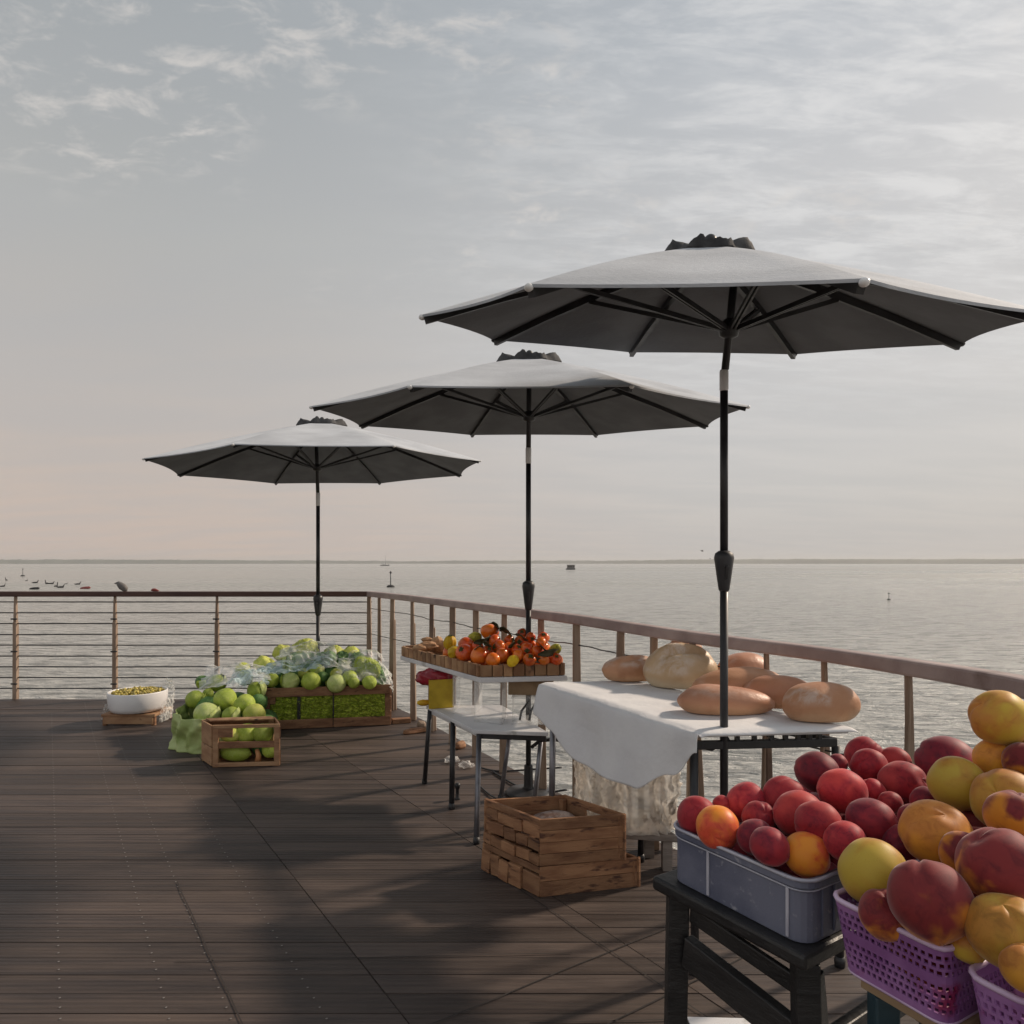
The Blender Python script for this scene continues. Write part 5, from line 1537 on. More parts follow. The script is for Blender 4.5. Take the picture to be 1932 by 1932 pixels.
def wood_crate(name, label, near, left, right, z0, z1, seed, rows_front, rows_left, slot=False, mt='crate_wood'):
    back = left + right - near
    mid = (left + right) / 2
    t = thing(name, (mid.x, mid.y, z0), label, 'crate', 'brown wooden crates on the deck')
    mb = MB(); plank_wall(mb, near, right, z0, z1, 0.012, rows_front, seed, 0.0008, mid - (near + right) / 2, 1); mb.build('front', MT[mt], t, bevel=0.002)
    mb = MB(); shingle_wall(mb, near, left, z0 + 0.002, z1 - 0.022, 0.014, rows_left, seed + 1, mid - (near + left) / 2)
    dd = (left - near).normalized(); nn = Vector((-dd.y, dd.x)); nn = nn if nn.dot(mid - near) > 0 else -nn
    mb.beam(v3(near + nn * 0.008 + dd * 0.002, z1 - 0.013), v3(left + nn * 0.008 - dd * 0.002, z1 - 0.011), 0.016, 0.026)
    mb.build('left_side', MT[mt], t, bevel=0.002)
    mb = MB(); plank_wall(mb, left, back, z0, z1, 0.012, max(2, rows_front - 1), seed + 2, 0.0008, mid - (left + back) / 2); mb.build('back', MT[mt], t, bevel=0.002)
    mb = MB()
    d = back - right
    if slot:
        n = Vector((-d.y, d.x)).normalized(); n = n if n.dot(mid - (right + back) / 2) > 0 else -n
        h = z1 - z0
        for u0, u1, a, b in ((0, 1, 0, .62), (0, 1, .82, 1.0), (0, .32, .62, .82), (.62, 1, .62, .82)):
            p, q = right + d * u0 + n * 0.006, right + d * u1 + n * 0.006
            mb.beam(v3(p, z0 + h * (a + b) / 2), v3(q, z0 + h * (a + b) / 2), 0.012, h * (b - a) - 0.0006)
    else:
        plank_wall(mb, right, back, z0, z1, 0.012, 2, seed + 3, 0.0008, mid - (right + back) / 2)
    mb.build('right_side', MT[mt], t, bevel=0.002)
    mb = MB(); c = mid
    mb.prism([tuple(p + (c - p).normalized() * 0.022) for p in (near, right, back, left)], z0 + 0.004, z0 + 0.014); mb.build('bottom', MT[mt], t)
    mb = MB()
    for p in (near, right, back, left):
        q = p + (c - p).normalized() * 0.032
        mb = MB(); mb.box((q.x, q.y, (z0 + z1) / 2 - 0.002), (0.022, 0.022, z1 - z0 - 0.02), (0, 0, math.atan2(dd.y, dd.x))); mb.build('corner_block', MT[mt], t)
    return t
wood_crate('wooden_crate', 'low brown wooden crate on the deck, under the deeper crate', N_ + Vector((0.0, -0.004)), L_, R_, 0.0, 0.118, 61, 2, 1, False, 'crate_wood')
wood_crate('wooden_crate', 'deep brown wooden crate with stepped block side, stacked on the low one', N_, L_ + Vector((0.006, -0.002)), R2_, 0.120, 0.302, 71, 4, 3, True, 'crate_wood')
loaf(Vector((0.165, 2.86, 0.136)), 0.26, 0.20, 0.135, R(20), 'red', 'dark flour dusted loaf inside the deep brown crate', 12)
o = bpy.data.objects['bread_loaf.008'] if 'bread_loaf.008' in bpy.data.objects else None
MT['dusty'] = mat('dusty', (0.20, 0.115, 0.085), (0.42, 0.34, 0.31), 22, rough=0.95, lo=0.36, hi=0.60, bump=0.6, bscale=70)
if o:
    o.material_slots[0].link = 'OBJECT'; o.material_slots[0].material = MT['dusty']; o['group'] = 'bread in the crate'

# ================================================================== cabbages and their crates
def cabbage_mat(name, a, b, vein, dark):
    m, t, p, out = principled(name)
    co = t.n('ShaderNodeTexCoord').outputs['Object']
    info = t.n('ShaderNodeObjectInfo').outputs['Random']
    off = t.n('ShaderNodeCombineXYZ'); t.put(off.inputs[0], t.math('MULTIPLY', info, 13.0)); t.put(off.inputs[2], t.math('MULTIPLY', info, 5.0))
    vec = t.vmath('ADD', co, off.outputs[0])
    n1 = t.noise(vec, 1.6, 4, 0.55)
    col = t.mix(t.step(n1, 0.35, 0.65), (*a, 1), (*b, 1))
    wv = t.noise(t.mapping(vec, (5.5, 5.5, 1.0)), 1.6, 3, 0.5, 1.2)
    ridge = t.math('ABSOLUTE', t.math('SUBTRACT', wv, 0.5))
    col = t.mix(t.math('MULTIPLY', t.step(ridge, 0.0, 0.035, 1.0, 0.0), 0.42), col, (*vein, 1))
    col = t.mix(t.math('MULTIPLY', t.step(t.noise(vec, 3.1, 5, 0.6), 0.52, 0.75), 0.5), col, (*dark, 1))
    col = t.mix(1.0, col, t.step(info, 0, 1, 0.80, 1.18), 'MULTIPLY')
    t.put(p.inputs['Base Color'], col)
    p.inputs['Roughness'].default_value = 0.5
    p.inputs['Specular IOR Level'].default_value = 0.4
    p.inputs['Subsurface Weight'].default_value = 0.12
    p.inputs['Subsurface Radius'].default_value = (0.02, 0.03, 0.008); p.inputs['Subsurface Scale'].default_value = 0.5
    b_ = t.n('ShaderNodeBump'); b_.inputs['Strength'].default_value = 0.4; b_.inputs['Distance'].default_value = 0.012
    t.put(b_.inputs['Height'], t.math('ADD', t.step(ridge, 0.0, 0.05, 1.0, 0.0), t.math('MULTIPLY', t.noise(vec, 9, 4, 0.6), 0.6))); t.put(p.inputs['Normal'], b_.outputs[0])
    return m
CM = {'green': cabbage_mat('cabbage', (0.32, 0.43, 0.04), (0.44, 0.54, 0.08), (0.58, 0.62, 0.24), (0.18, 0.28, 0.02)),
      'pale': cabbage_mat('cabbage_pale', (0.42, 0.52, 0.15), (0.52, 0.58, 0.23), (0.64, 0.67, 0.38), (0.29, 0.39, 0.08)),
      'lime': cabbage_mat('cabbage_lime', (0.48, 0.55, 0.07), (0.60, 0.62, 0.14), (0.70, 0.70, 0.32), (0.30, 0.40, 0.04)),
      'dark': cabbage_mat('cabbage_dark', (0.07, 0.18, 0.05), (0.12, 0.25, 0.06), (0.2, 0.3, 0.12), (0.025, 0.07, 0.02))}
def cabbage_mesh(seed):
    mb = MB(); sd = Vector((seed * 4.1, 1, seed))
    def fn(d):
        return 1 + 0.07 * noise.noise(d * 1.2 + sd) + 0.02 * noise.noise(d * 4 + sd)
    mb.ball((0, 0, 0), (1, 1, 0.95), 40, 26, fn)
    return mb.mesh('cabbage', [CM['green']], smooth=True, merge=True)
def wrap_leaf_mesh(seed, ruffle=0.07):
    """an outer leaf cupped round the head with a ruffled free edge"""
    mb = MB(); sd = Vector((seed * 2.7, seed, 3))
    def f(u, v):
        a = (v - 0.5) * 2.3
        th = math.pi * (0.98 - 0.72 * u)
        rr = 1.05 + 0.10 * u ** 3 + ruffle * u ** 3 * (math.sin(v * 17 + seed) + noise.noise(Vector((v * 9, u * 4, seed)))) + 0.03 * noise.noise(Vector((u * 4, v * 5, seed)))
        edge = 1 - 0.18 * (2 * v - 1) ** 2 * u
        th2 = math.pi - (math.pi - th) * edge
        return Vector((math.sin(th2) * math.cos(a), math.sin(th2) * math.sin(a), math.cos(th2) * 0.97)) * rr
    mb.grid(f, 16, 26)
    return mb.mesh('outer_leaf', [CM['green']], smooth=True)
def lettuce_mesh(seed):
    """a loose leafy head: strongly ruffled"""
    mb = MB(); sd = Vector((seed * 3.3, 2, seed))
    def fn(d):
        r_ = 1 + 0.16 * noise.noise(d * 1.8 + sd)
        r_ += 0.16 * (0.45 - abs(noise.noise(d * 3.6 + sd))) + 0.09 * (0.45 - abs(noise.noise(d * 8.5 + sd)))
        return r_
    mb.ball((0, 0, 0), (1, 1, 0.85), 64, 44, fn)
    return mb.mesh('lettuce', [CM['lime']], smooth=True, merge=True)
random.seed(77)
CB = [cabbage_mesh(s) for s in range(3)]; WL = [wrap_leaf_mesh(s) for s in range(3)]; LM = [lettuce_mesh(s) for s in range(3)]
def cabbage(c, r, kind, label, group, cat='cabbage', leaves=1, mesh=None, rot=None, squash=(1, 1, 1)):
    o = place_fruit(cat, mesh or random.choice(CB), CM[kind], c, r, label, cat, group, rot=rot or (random.uniform(-.5, .5), random.uniform(-.5, .5), random.uniform(0, 6.28)), squash=squash)
    for k in range(leaves):
        w_ = bpy.data.objects.new('outer_leaf', random.choice(WL)); COL.objects.link(w_); w_.parent = o
        w_.rotation_euler = (0, 0, 2.2 * k + random.uniform(0, 6))
        w_.material_slots[0].link = 'OBJECT'; w_.material_slots[0].material = CM[random.choice(['green', 'pale'])]
    return o
def vpx(cx, cy): return (340 + cx * 0.119) * 0.966, (1240 + cy * 0.119) * 0.966
def kpx(cx, cy): return (500 + cx * 0.1449) * 0.966, (1240 + cy * 0.1449) * 0.966
GA = 'cabbages heaped at the left of the long crate'
GB = 'green heads heaped on the long crate'
for cx, cy, rr, s, kind, lv, lb in [
    (350, 1065, 155, 252, 'green', 1, 'olive green cabbage at the far left of the cabbage heap'),
    (535, 1300, 200, 262, 'pale', 1, 'big pale cabbage with a loose leaf, front left behind the small crate'),
    (840, 1050, 182, 256, 'green', 0, 'large smooth round cabbage on top of the heap behind the small crate'),
    (1160, 1140, 170, 259, 'green', 0, 'smooth round cabbage right of the largest one'),
    (935, 1315, 140, 266, 'green', 1, 'small veined cabbage just above the top rail of the small crate'),
    (1315, 1300, 180, 263, 'lime', 0, 'cabbage with a whitish side above the right corner of the small crate'),
    (705, 790, 145, 243, 'green', 2, 'upright leafy cabbage under the plastic at the left'),
    (470, 770, 115, 240, 'dark', 1, 'grey green cabbage head under the plastic at the far left'),
    (1350, 905, 150, 246, 'green', 1, 'green cabbage against the left corner post of the long crate'),
    (1385, 1085, 120, 252, 'dark', 0, 'dark bluish green cabbage by the left corner post of the long crate'),
    (1140, 575, 130, 236, 'lime', 1, 'bright green cabbage on the back of the heap, left of the blue plastic'),
    (555, 965, 90, 248, 'green', 0, 'small green cabbage between the olive and the largest one'),
    (1170, 720, 120, 240, 'pale', 1, 'pale folded cabbage beneath the blue plastic')]:
    x, y = vpx(cx, cy); c = at(x, y, F_PX / s)
    cabbage(c, rr * 0.115 / s, kind, lb, GA, leaves=lv)
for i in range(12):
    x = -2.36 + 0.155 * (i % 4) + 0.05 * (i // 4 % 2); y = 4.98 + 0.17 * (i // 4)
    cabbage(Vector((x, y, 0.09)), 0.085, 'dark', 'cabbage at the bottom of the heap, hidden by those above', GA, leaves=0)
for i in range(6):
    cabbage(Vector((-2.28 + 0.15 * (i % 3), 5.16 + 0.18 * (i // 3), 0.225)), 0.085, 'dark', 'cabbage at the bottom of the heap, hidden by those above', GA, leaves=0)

# the long crate
cfl, cfr = Vector((-1.926, 5.37)), Vector((-0.978, 5.55))
cd = (cfr - cfl).normalized(); cn = Vector((-cd.y, cd.x)) * 0.38
cbl, cbr = cfl + cn, cfr + cn
CZ = 0.327
t = thing('wooden_crate', (*((cfl + cbr) / 2), 0), 'long slatted wooden crate packed with greens, beside the railing corner', 'crate')
def brd(p, q, z0, z1, th=0.014, off=0.0, m='crate_wood', name='slat'):
    d = (q - p).normalized(); n = Vector((-d.y, d.x)) * off
    mb = MB(); mb.beam(v3(p + n, (z0 + z1) / 2), v3(q + n, (z0 + z1) / 2), th, z1 - z0); return mb.build(name, MT[m], t, bevel=0.003)
mid_ = cfl.lerp(cfr, 0.535)
for p, q in ((cfl, mid_ - cd * 0.003), (mid_ + cd * 0.003, cfr)):
    brd(p, q, 0.004, 0.075); brd(p, q, CZ - 0.072, CZ)
brd(cbl, cbr, 0.004, 0.15); brd(cbl, cbr, 0.165, CZ)
for p, q in ((cfl, cbl), (cfr, cbr)):
    brd(p + cn * 0.03, q - cn * 0.03, 0.004, 0.11); brd(p + cn * 0.03, q - cn * 0.03, 0.125, 0.225); brd(p + cn * 0.03, q - cn * 0.03, 0.24, CZ - 0.004)
def post(p, wd, z0, z1, m='crate_wood', dp=0.024, name='corner_post'):
    mb = MB(); mb.box((p.x, p.y, (z0 + z1) / 2), (wd, dp, z1 - z0), (0, 0, math.atan2(cd.y, cd.x))); return mb.build(name, MT[m], t, bevel=0.003)
ci = cn.normalized() * 0.021
post(cfl + ci + cd * 0.018, 0.034, 0.002, CZ - 0.003); post(cfr + ci - cd * 0.022, 0.045, 0.002, CZ - 0.003)
post(cbl - ci + cd * 0.02, 0.034, 0.002, CZ - 0.003); post(cbr - ci - cd * 0.02, 0.034, 0.002, CZ - 0.003)
post(cfl.lerp(cfr, 0.262) + ci * 1.1, 0.026, 0.010, CZ - 0.01, 'black_wood', name='batten_gap'); post(mid_ + ci * 1.1, 0.012, 0.010, CZ - 0.01, 'black_wood', name='batten_gap')  # the black strips stand in for shaded gaps in the crate front
post(cfl + ci * 0.9 + cd * 0.055, 0.044, 0.20, CZ - 0.075, name='batten_gap')
mb = MB(); mb.prism([tuple(p + ((cfl + cbr) / 2 - p).normalized() * 0.03) for p in (cfl, cfr, cbr, cbl)], 0.006, 0.018); mb.build('bottom', MT['crate_wood'], t)
# packed leaves seen between the slats: nobody could count them
MT['greens'] = mat('greens', (0.38, 0.52, 0.035), (0.66, 0.76, 0.11), 26, (1, 1, 2.2), 0.55, 0.7, 60, c3=(0.10, 0.17, 0.012), scale3=38, lo3=0.58, hi3=0.70, island=0.3, bdist=0.02)
random.seed(90)
mb = MB()
for i in range(3400):
    f = random.uniform(0.03, 0.97); z = random.uniform(0.07, 0.27)
    d_ = random.uniform(0.014, 0.046)
    c = cfl.lerp(cfr, f) + cn.normalized() * d_
    c = Vector((c.x, c.y, z + 0.006 * math.sin(f * 40)))
    a = Vector((random.uniform(-1, 1), random.uniform(-.5, .5), random.uniform(-.35, .35))).normalized() * random.uniform(0.010, 0.024)
    b = Vector((random.uniform(-.3, .3), random.uniform(-.8, -.1), random.uniform(0.4, 1))).normalized() * random.uniform(0.005, 0.010)
    mb.add([c - a, c - b * 0.9 + a * 0.1, c + a, c + b], [(0, 1, 2, 3)])
p0, p1 = cfl + cn.normalized() * 0.058 + cd * 0.03, cfr + cn.normalized() * 0.058 - cd * 0.03
mb.prism([tuple(p0), tuple(p1), tuple(p1 + cn * 0.75), tuple(p0 + cn * 0.75)], 0.02, 0.29)
o = mb.build('greens', MT['greens'], org=(-1.45, 5.6, 0.02), smooth=False)
tag(o, kind='stuff'); o['label'] = 'leafy greens packed tight behind the slats of the long crate'

for cx, cy, rr, s, kind, lv, me, lb in [
    (205, 605, 105, 238, 'green', 0, 0, 'green head at the left corner of the long crate'),
    (460, 625, 122, 238, 'pale', 1, 0, 'pale blunt head with a torn leaf, second along the long crate'),
    (640, 515, 76, 234, 'lime', 0, 0, 'small yellow green head behind the pale blunt one'),
    (740, 625, 130, 238, 'green', 0, 0, 'round green head in front, left of the long crate middle'),
    (815, 480, 100, 232, 'green', 1, 0, 'leafy green head behind the round one'),
    (900, 570, 80, 235, 'dark', 0, 0, 'dark green head in the gap at the long crate middle'),
    (1085, 530, 84, 235, 'lime', 0, 0, 'yellow green head on top of the pale drooping one'),
    (1085, 650, 128, 239, 'pale', 1, 0, 'pale drooping head in front, right of the long crate middle'),
    (1265, 570, 100, 237, 'green', 0, 0, 'green head over a smaller one on the right half'),
    (1320, 645, 78, 239, 'green', 0, 0, 'small green head low at the rail on the right half'),
    (1530, 640, 96, 238, 'green', 0, 0, 'green head near the right end of the long crate'),
    (1480, 460, 165, 230, 'green', 0, 1, 'crinkled dark green lettuce wrapped in plastic at the right end'),
    (1200, 430, 120, 228, 'pale', 0, 1, 'pale crinkled lettuce under plastic right of the middle'),
    (660, 215, 160, 224, 'lime', 0, 1, 'topmost yellow green lettuce of the whole heap'),
    (380, 260, 125, 226, 'lime', 0, 1, 'yellow green lettuce left of the topmost one'),
    (1060, 275, 130, 224, 'lime', 0, 1, 'yellow green lettuce at the back, right of the topmost one'),
    (1290, 255, 105, 225, 'lime', 1, 0, 'round lime green head at the back of the right half'),
    (520, 420, 150, 229, 'green', 1, 1, 'green lettuce under the blue plastic in the middle'),
    (120, 420, 130, 232, 'lime', 0, 1, 'lettuce under the plastic above the left corner post')]:
    x, y = kpx(cx, cy); c = at(x, y, F_PX / s)
    cabbage(c, rr * 0.14 / s * (1.0 if not me else 1.08), kind, lb, GB, 'lettuce' if me else 'cabbage', lv, LM[random.randrange(3)] if me else None)
for i in range(9):
    p = cfl.lerp(cfr, 0.10 + 0.098 * i) + cn * 0.62
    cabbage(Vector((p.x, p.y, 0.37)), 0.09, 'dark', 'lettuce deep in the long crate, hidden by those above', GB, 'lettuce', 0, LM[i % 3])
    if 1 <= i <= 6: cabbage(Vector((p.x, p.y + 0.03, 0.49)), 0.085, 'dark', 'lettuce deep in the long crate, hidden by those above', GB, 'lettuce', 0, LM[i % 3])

# crumpled plastic film over the heads
MT['film_white'] = film_mat('film_white', (0.86, 0.88, 0.86), 0.36, 0.35)
MT['film_blue'] = film_mat('film_blue', (0.50, 0.64, 0.68), 0.62, 0.35)
def film(corners, bulge, seed, mt, label, rough=0.03, nu=46, nv=30, sag=0.0):
    """a crumpled sheet over four corner points (u along 0-1, v along 0-3)"""
    A_, B_, C_, D_ = [Vector(c) for c in corners]
    sd = Vector((seed * 5.3, seed, 0))
    def f(u, v):
        p = A_.lerp(B_, u).lerp(D_.lerp(C_, u), v)
        nz = noise.noise(Vector((u * 3, v * 3, 0)) + sd)
        rg = 0.5 - abs(noise.noise(Vector((u * 7 + v * 2, v * 6, 1)) + sd))
        fine = 0.5 - abs(noise.noise(Vector((u * 17, v * 15 + u * 5, 2)) + sd))
        h = bulge * math.sin(math.pi * u) ** 0.7 * math.sin(math.pi * min(1, v * 1.0)) ** 0.7
        e = rough * (1.3 * nz + 1.1 * rg + 0.22 * fine)
        edge = 0.012 * noise.noise(Vector((u * 11, v * 11, 4)) + sd)
        return p + Vector((edge * 2, -0.5 * e - 0.3 * h, h + e - sag * v * v))
    mb = MB(); mb.grid(f, nu, nv)
    o = mb.build('plastic_film', MT[mt], org=A_, smooth=True)
    return tag(o, label, 'plastic film', 'plastic sheets on the cabbages')
film([at(368, 1305, 5.15), at(512, 1285, 5.2), at(500, 1256, 5.62), at(392, 1262, 5.55)], 0.05, 1, 'film_white', 'milky plastic sheet over the cabbages at the left of the heap')
film([at(428, 1300, 5.06), at(505, 1288, 5.22), at(512, 1262, 5.5), at(440, 1268, 5.45)], 0.03, 2, 'film_blue', 'pale blue plastic sheet hanging between the left cabbages')
film([at(492, 1278, 5.30), at(622, 1262, 5.42), at(628, 1244, 5.66), at(500, 1258, 5.6)], 0.03, 3, 'film_blue', 'long blue plastic strip across the middle of the heap', 0.035)
film([at(520, 1252, 5.45), at(640, 1262, 5.48), at(632, 1212, 5.78), at(530, 1222, 5.76)], 0.05, 4, 'film_white', 'clear plastic sheet over the topmost lettuces', 0.03)
film([at(632, 1284, 5.40), at(738, 1296, 5.52), at(718, 1232, 5.80), at(640, 1238, 5.75)], 0.06, 5, 'film_white', 'clear plastic sheet draped over the right end of the long crate', 0.035)
film([at(722, 1262, 5.56), at(742, 1312, 5.53), at(738, 1272, 5.86), at(712, 1246, 5.80)], 0.02, 6, 'film_white', 'loose corner of clear plastic hanging off the right end of the long crate', 0.02, 24, 20)

# green bag round the left cabbages
MT['green_bag'] = mat('green_bag', (0.30, 0.38, 0.12), (0.40, 0.47, 0.19), 9, rough=0.5, bump=0.4, bscale=14, bdist=0.02, c3=(0.20, 0.28, 0.06), scale3=6, lo3=0.55)
def bag(u, v):
    a = R(150) + R(150) * u
    z = 0.235 * v * (1 + 0.15 * noise.noise(Vector((u * 5, 1, 0)))) 
    rr = 1.0 + 0.05 * (0.5 - abs(noise.noise(Vector((u * 9, v * 4, 2))))) + 0.05 * noise.noise(Vector((u * 4, v * 2.5, 5))) - 0.10 * max(0, v - 0.7) + 0.04 * math.sin(v * 7 + u * 4) * (1 - v)
    fold = 0.012 * math.sin(u * 46 + 2 * math.sin(v * 5))
    return Vector((-2.10 + math.cos(a) * (0.345 * rr + fold), 5.06 + math.sin(a) * (0.36 * rr + fold), z + 0.003))
mb = MB(); mb.grid(bag, 80, 26)
tag(mb.build('bag', MT['green_bag'], org=(-2.1, 5.06, 0), smooth=True, solid=0.002), 'crumpled light green bag round the left side of the cabbage heap', 'bag')

# small crate in front
sfl, sfr, sbr, sbl = Vector((-1.911, 4.40)), Vector((-1.495, 4.437)), Vector((-1.595, 4.63)), Vector((-2.045, 4.555))
SZ = 0.270
t = thing('wooden_crate', (*((sfl + sbr) / 2), 0), 'small open fronted wooden crate with cabbages inside, nearest of the green stall', 'crate')
cd = (sfr - sfl).normalized(); inw = ((sbl + sbr) / 2 - (sfl + sfr) / 2).normalized()
def sp(p, wd, z0, z1, dp=0.03, m='crate_wood_pale', name='corner_post'):
    mb = MB(); mb.box((p.x, p.y, (z0 + z1) / 2), (wd, dp, z1 - z0), (0, 0, math.atan2(cd.y, cd.x))); return mb.build(name, MT[m], t, bevel=0.003)
CS = (sfl + sbr) / 2
def to_c(p, d): return p + (CS - p).normalized() * d
for p in (sfl, sfr, sbr, sbl):
    sp(to_c(p, 0.02), 0.034, 0.0, SZ - 0.004, 0.03)
brd(sfl, sfr, SZ - 0.022, SZ, 0.016, 0.0, 'crate_wood_pale'); brd(sfl, sfr, 0.002, 0.028, 0.016, 0.0, 'crate_wood_pale')
brd(sfl + cd * 0.01, sfr - cd * 0.01, 0.118, 0.160, 0.012, 0.006, 'crate_wood')
mb = MB(); mb.box((*(sfl + cd * 0.075 + inw * 0.004), SZ - 0.052), (0.10, 0.012, 0.058), (0, 0, math.atan2(cd.y, cd.x))); mb.build('slat', MT['crate_wood'], t, bevel=0.003)
for p, q in ((sfl, sbl),):
    d = (q - p)
    brd(p + d * 0.02, q - d * 0.02, 0.010, 0.125, 0.012, 0.004, 'crate_wood_pale'); brd(p + d * 0.02, q - d * 0.02, 0.130, SZ - 0.002, 0.012, 0.004, 'crate_wood_pale')
brd(sfr, sbr, 0.01, 0.10, 0.012, 0.0, 'crate_wood'); brd(sfr, sbr, 0.17, SZ - 0.002, 0.012, 0.0, 'crate_wood')
brd(sbl, sbr, 0.01, 0.12, 0.012, 0.0, 'crate_wood'); brd(sbl, sbr, 0.15, SZ, 0.014, 0.0, 'crate_wood')
mb = MB(); mb.prism([tuple(to_c(p, 0.03)) for p in (sfl, sfr, sbr, sbl)], 0.004, 0.014); mb.build('bottom', MT['crate_wood'], t)
mb = MB(); mb.prism([tuple(to_c(p, 0.02)) for p in (sfl.lerp(sbl, .55), sfr.lerp(sbr, .55), sbr, sbl)], SZ + 0.001, SZ + 0.010); mb.build('top_slat', MT['bark_wood'], t, bevel=0.002)
GC = 'cabbages inside the small crate'
for X, Y, Z, r, kind, sq, lb in [(-1.83, 4.49, 0.185, 0.060, 'lime', (1.1, 1, .8), 'light green head in the upper left of the small crate'),
    (-1.735, 4.52, 0.190, 0.068, 'green', (1, 1, 1), 'darker green head in the upper middle of the small crate'),
    (-1.635, 4.52, 0.190, 0.064, 'green', (1, 1, 1), 'leafy green head in the upper right of the small crate'),
    (-1.80, 4.48, 0.072, 0.060, 'green', (1.75, .85, .95), 'long green squash lying at the bottom left of the small crate'),
    (-1.575, 4.50, 0.085, 0.055, 'green', (1, 1, 1), 'green head at the bottom right of the small crate'),
    (-1.66, 4.57, 0.085, 0.062, 'dark', (1, 1, 1), 'shaded green head at the back of the small crate')]:
    cabbage(Vector((X, Y, Z)), r, kind, lb, GC, 'squash' if 'squash' in lb else 'cabbage', 1 if 'leafy' in lb else 0, None, (0.1, 0.05, -0.1), sq)
mb = MB(); mb.tube([(-1.645, 4.462, 0.020), (-1.64, 4.458, 0.06), (-1.652, 4.46, 0.10)], [0.022, 0.017, 0.012], 10)
tag(mb.build('carrot', mat('carrot', (0.42, 0.17, 0.06), (0.5, 0.24, 0.1), 12, rough=0.6), org=(-1.645, 4.462, 0.02), smooth=True), 'stub of a tan root standing inside the small crate', 'root')

# ================================================================== white bowl of olives on its little stool
bx, by = -3.075, 5.665
t = thing('low_stool', (bx, by, 0), 'small tan wooden stool under the white bowl', 'stool')
mb = MB(); mb.box((bx, by, 0.083), (0.43, 0.30, 0.022)); mb.build('seat', MT['crate_wood_pale'], t, bevel=0.004)
mb = MB(); mb.box((bx, by - 0.142, 0.042), (0.40, 0.018, 0.058)); mb.build('apron', MT['crate_wood_pale'], t, bevel=0.006)
for sx in (-1, 1):
    for sy in (-1, 1):
        mb = MB(); mb.box((bx + sx * 0.195, by + sy * 0.125, 0.036), (0.03, 0.03, 0.072)); mb.build('leg', MT['crate_wood'], t, bevel=0.003)
MT['enamel'] = mat('enamel', (0.74, 0.73, 0.74), (0.80, 0.79, 0.79), 6, rough=0.35, bump=0.03)
t = thing('serving_bowl', (bx, by, 0.095), 'wide white bowl full of olives on the left of the deck', 'bowl')
mb = MB(); mb.lathe([(0.155, 0.0955), (0.195, 0.105), (0.214, 0.135), (0.220, 0.20), (0.222, 0.252), (0.220, 0.258), (0.214, 0.258), (0.210, 0.25), (0.207, 0.20), (0.200, 0.13), (0.15, 0.115)], (bx, by, 0), 56); mb.build('body', MT['enamel'], t, smooth=True)
MT['olive'] = mat('olive', (0.36, 0.29, 0.045), (0.50, 0.40, 0.10), 30, rough=0.35, island=0.45, c3=(0.13, 0.09, 0.02), scale3=22, lo3=0.56)
random.seed(14)
mb = MB()
for i in range(340):
    a = random.uniform(0, 6.283); rr = 0.192 * math.sqrt(random.random())
    z = 0.244 + 0.016 * (1 - (rr / 0.2) ** 2) + random.uniform(-0.008, 0.008)
    mt_ = Euler((random.uniform(0, 3), random.uniform(0, 3), random.uniform(0, 3))).to_matrix()
    mb.ball((bx + math.cos(a) * rr, by + math.sin(a) * rr, z), (0.011, 0.009, 0.009), 8, 6, mt=mt_)
mb.lathe([(0.190, 0.18), (0.200, 0.236), (0.10, 0.244), (0.01, 0.246)], (bx, by, 0), 24)
o = mb.build('olives', MT['olive'], org=(bx, by, 0.2), smooth=True); tag(o, kind='stuff'); o['label'] = 'yellow green and brown olives filling the white bowl'
film([(bx - 0.245, by - 0.10, 0.006), (bx - 0.235, by + 0.12, 0.006), (bx - 0.225, by + 0.10, 0.16), (bx - 0.228, by - 0.08, 0.15)], 0.0, 21, 'film_white', 'white plastic bag standing against the left of the stool', 0.014, 24, 24)['group'] = 'plastic by the bowl'
film([(bx + 0.12, by + 0.20, 0.20), (bx + 0.25, by + 0.12, 0.23), (bx + 0.20, by + 0.16, 0.31), (bx + 0.14, by + 0.2, 0.32)], 0.0, 22, 'film_white', 'wisp of clear plastic standing behind the right rim of the bowl', 0.02, 24, 24)['group'] = 'plastic by the bowl'
film([(bx + 0.222, by - 0.10, 0.006), (bx + 0.235, by + 0.1, 0.006), (bx + 0.25, by + 0.12, 0.23), (bx + 0.226, by - 0.05, 0.15)], 0.0, 23, 'film_white', 'white plastic hanging down the right of the stool', 0.012, 24, 24)['group'] = 'plastic by the bowl'

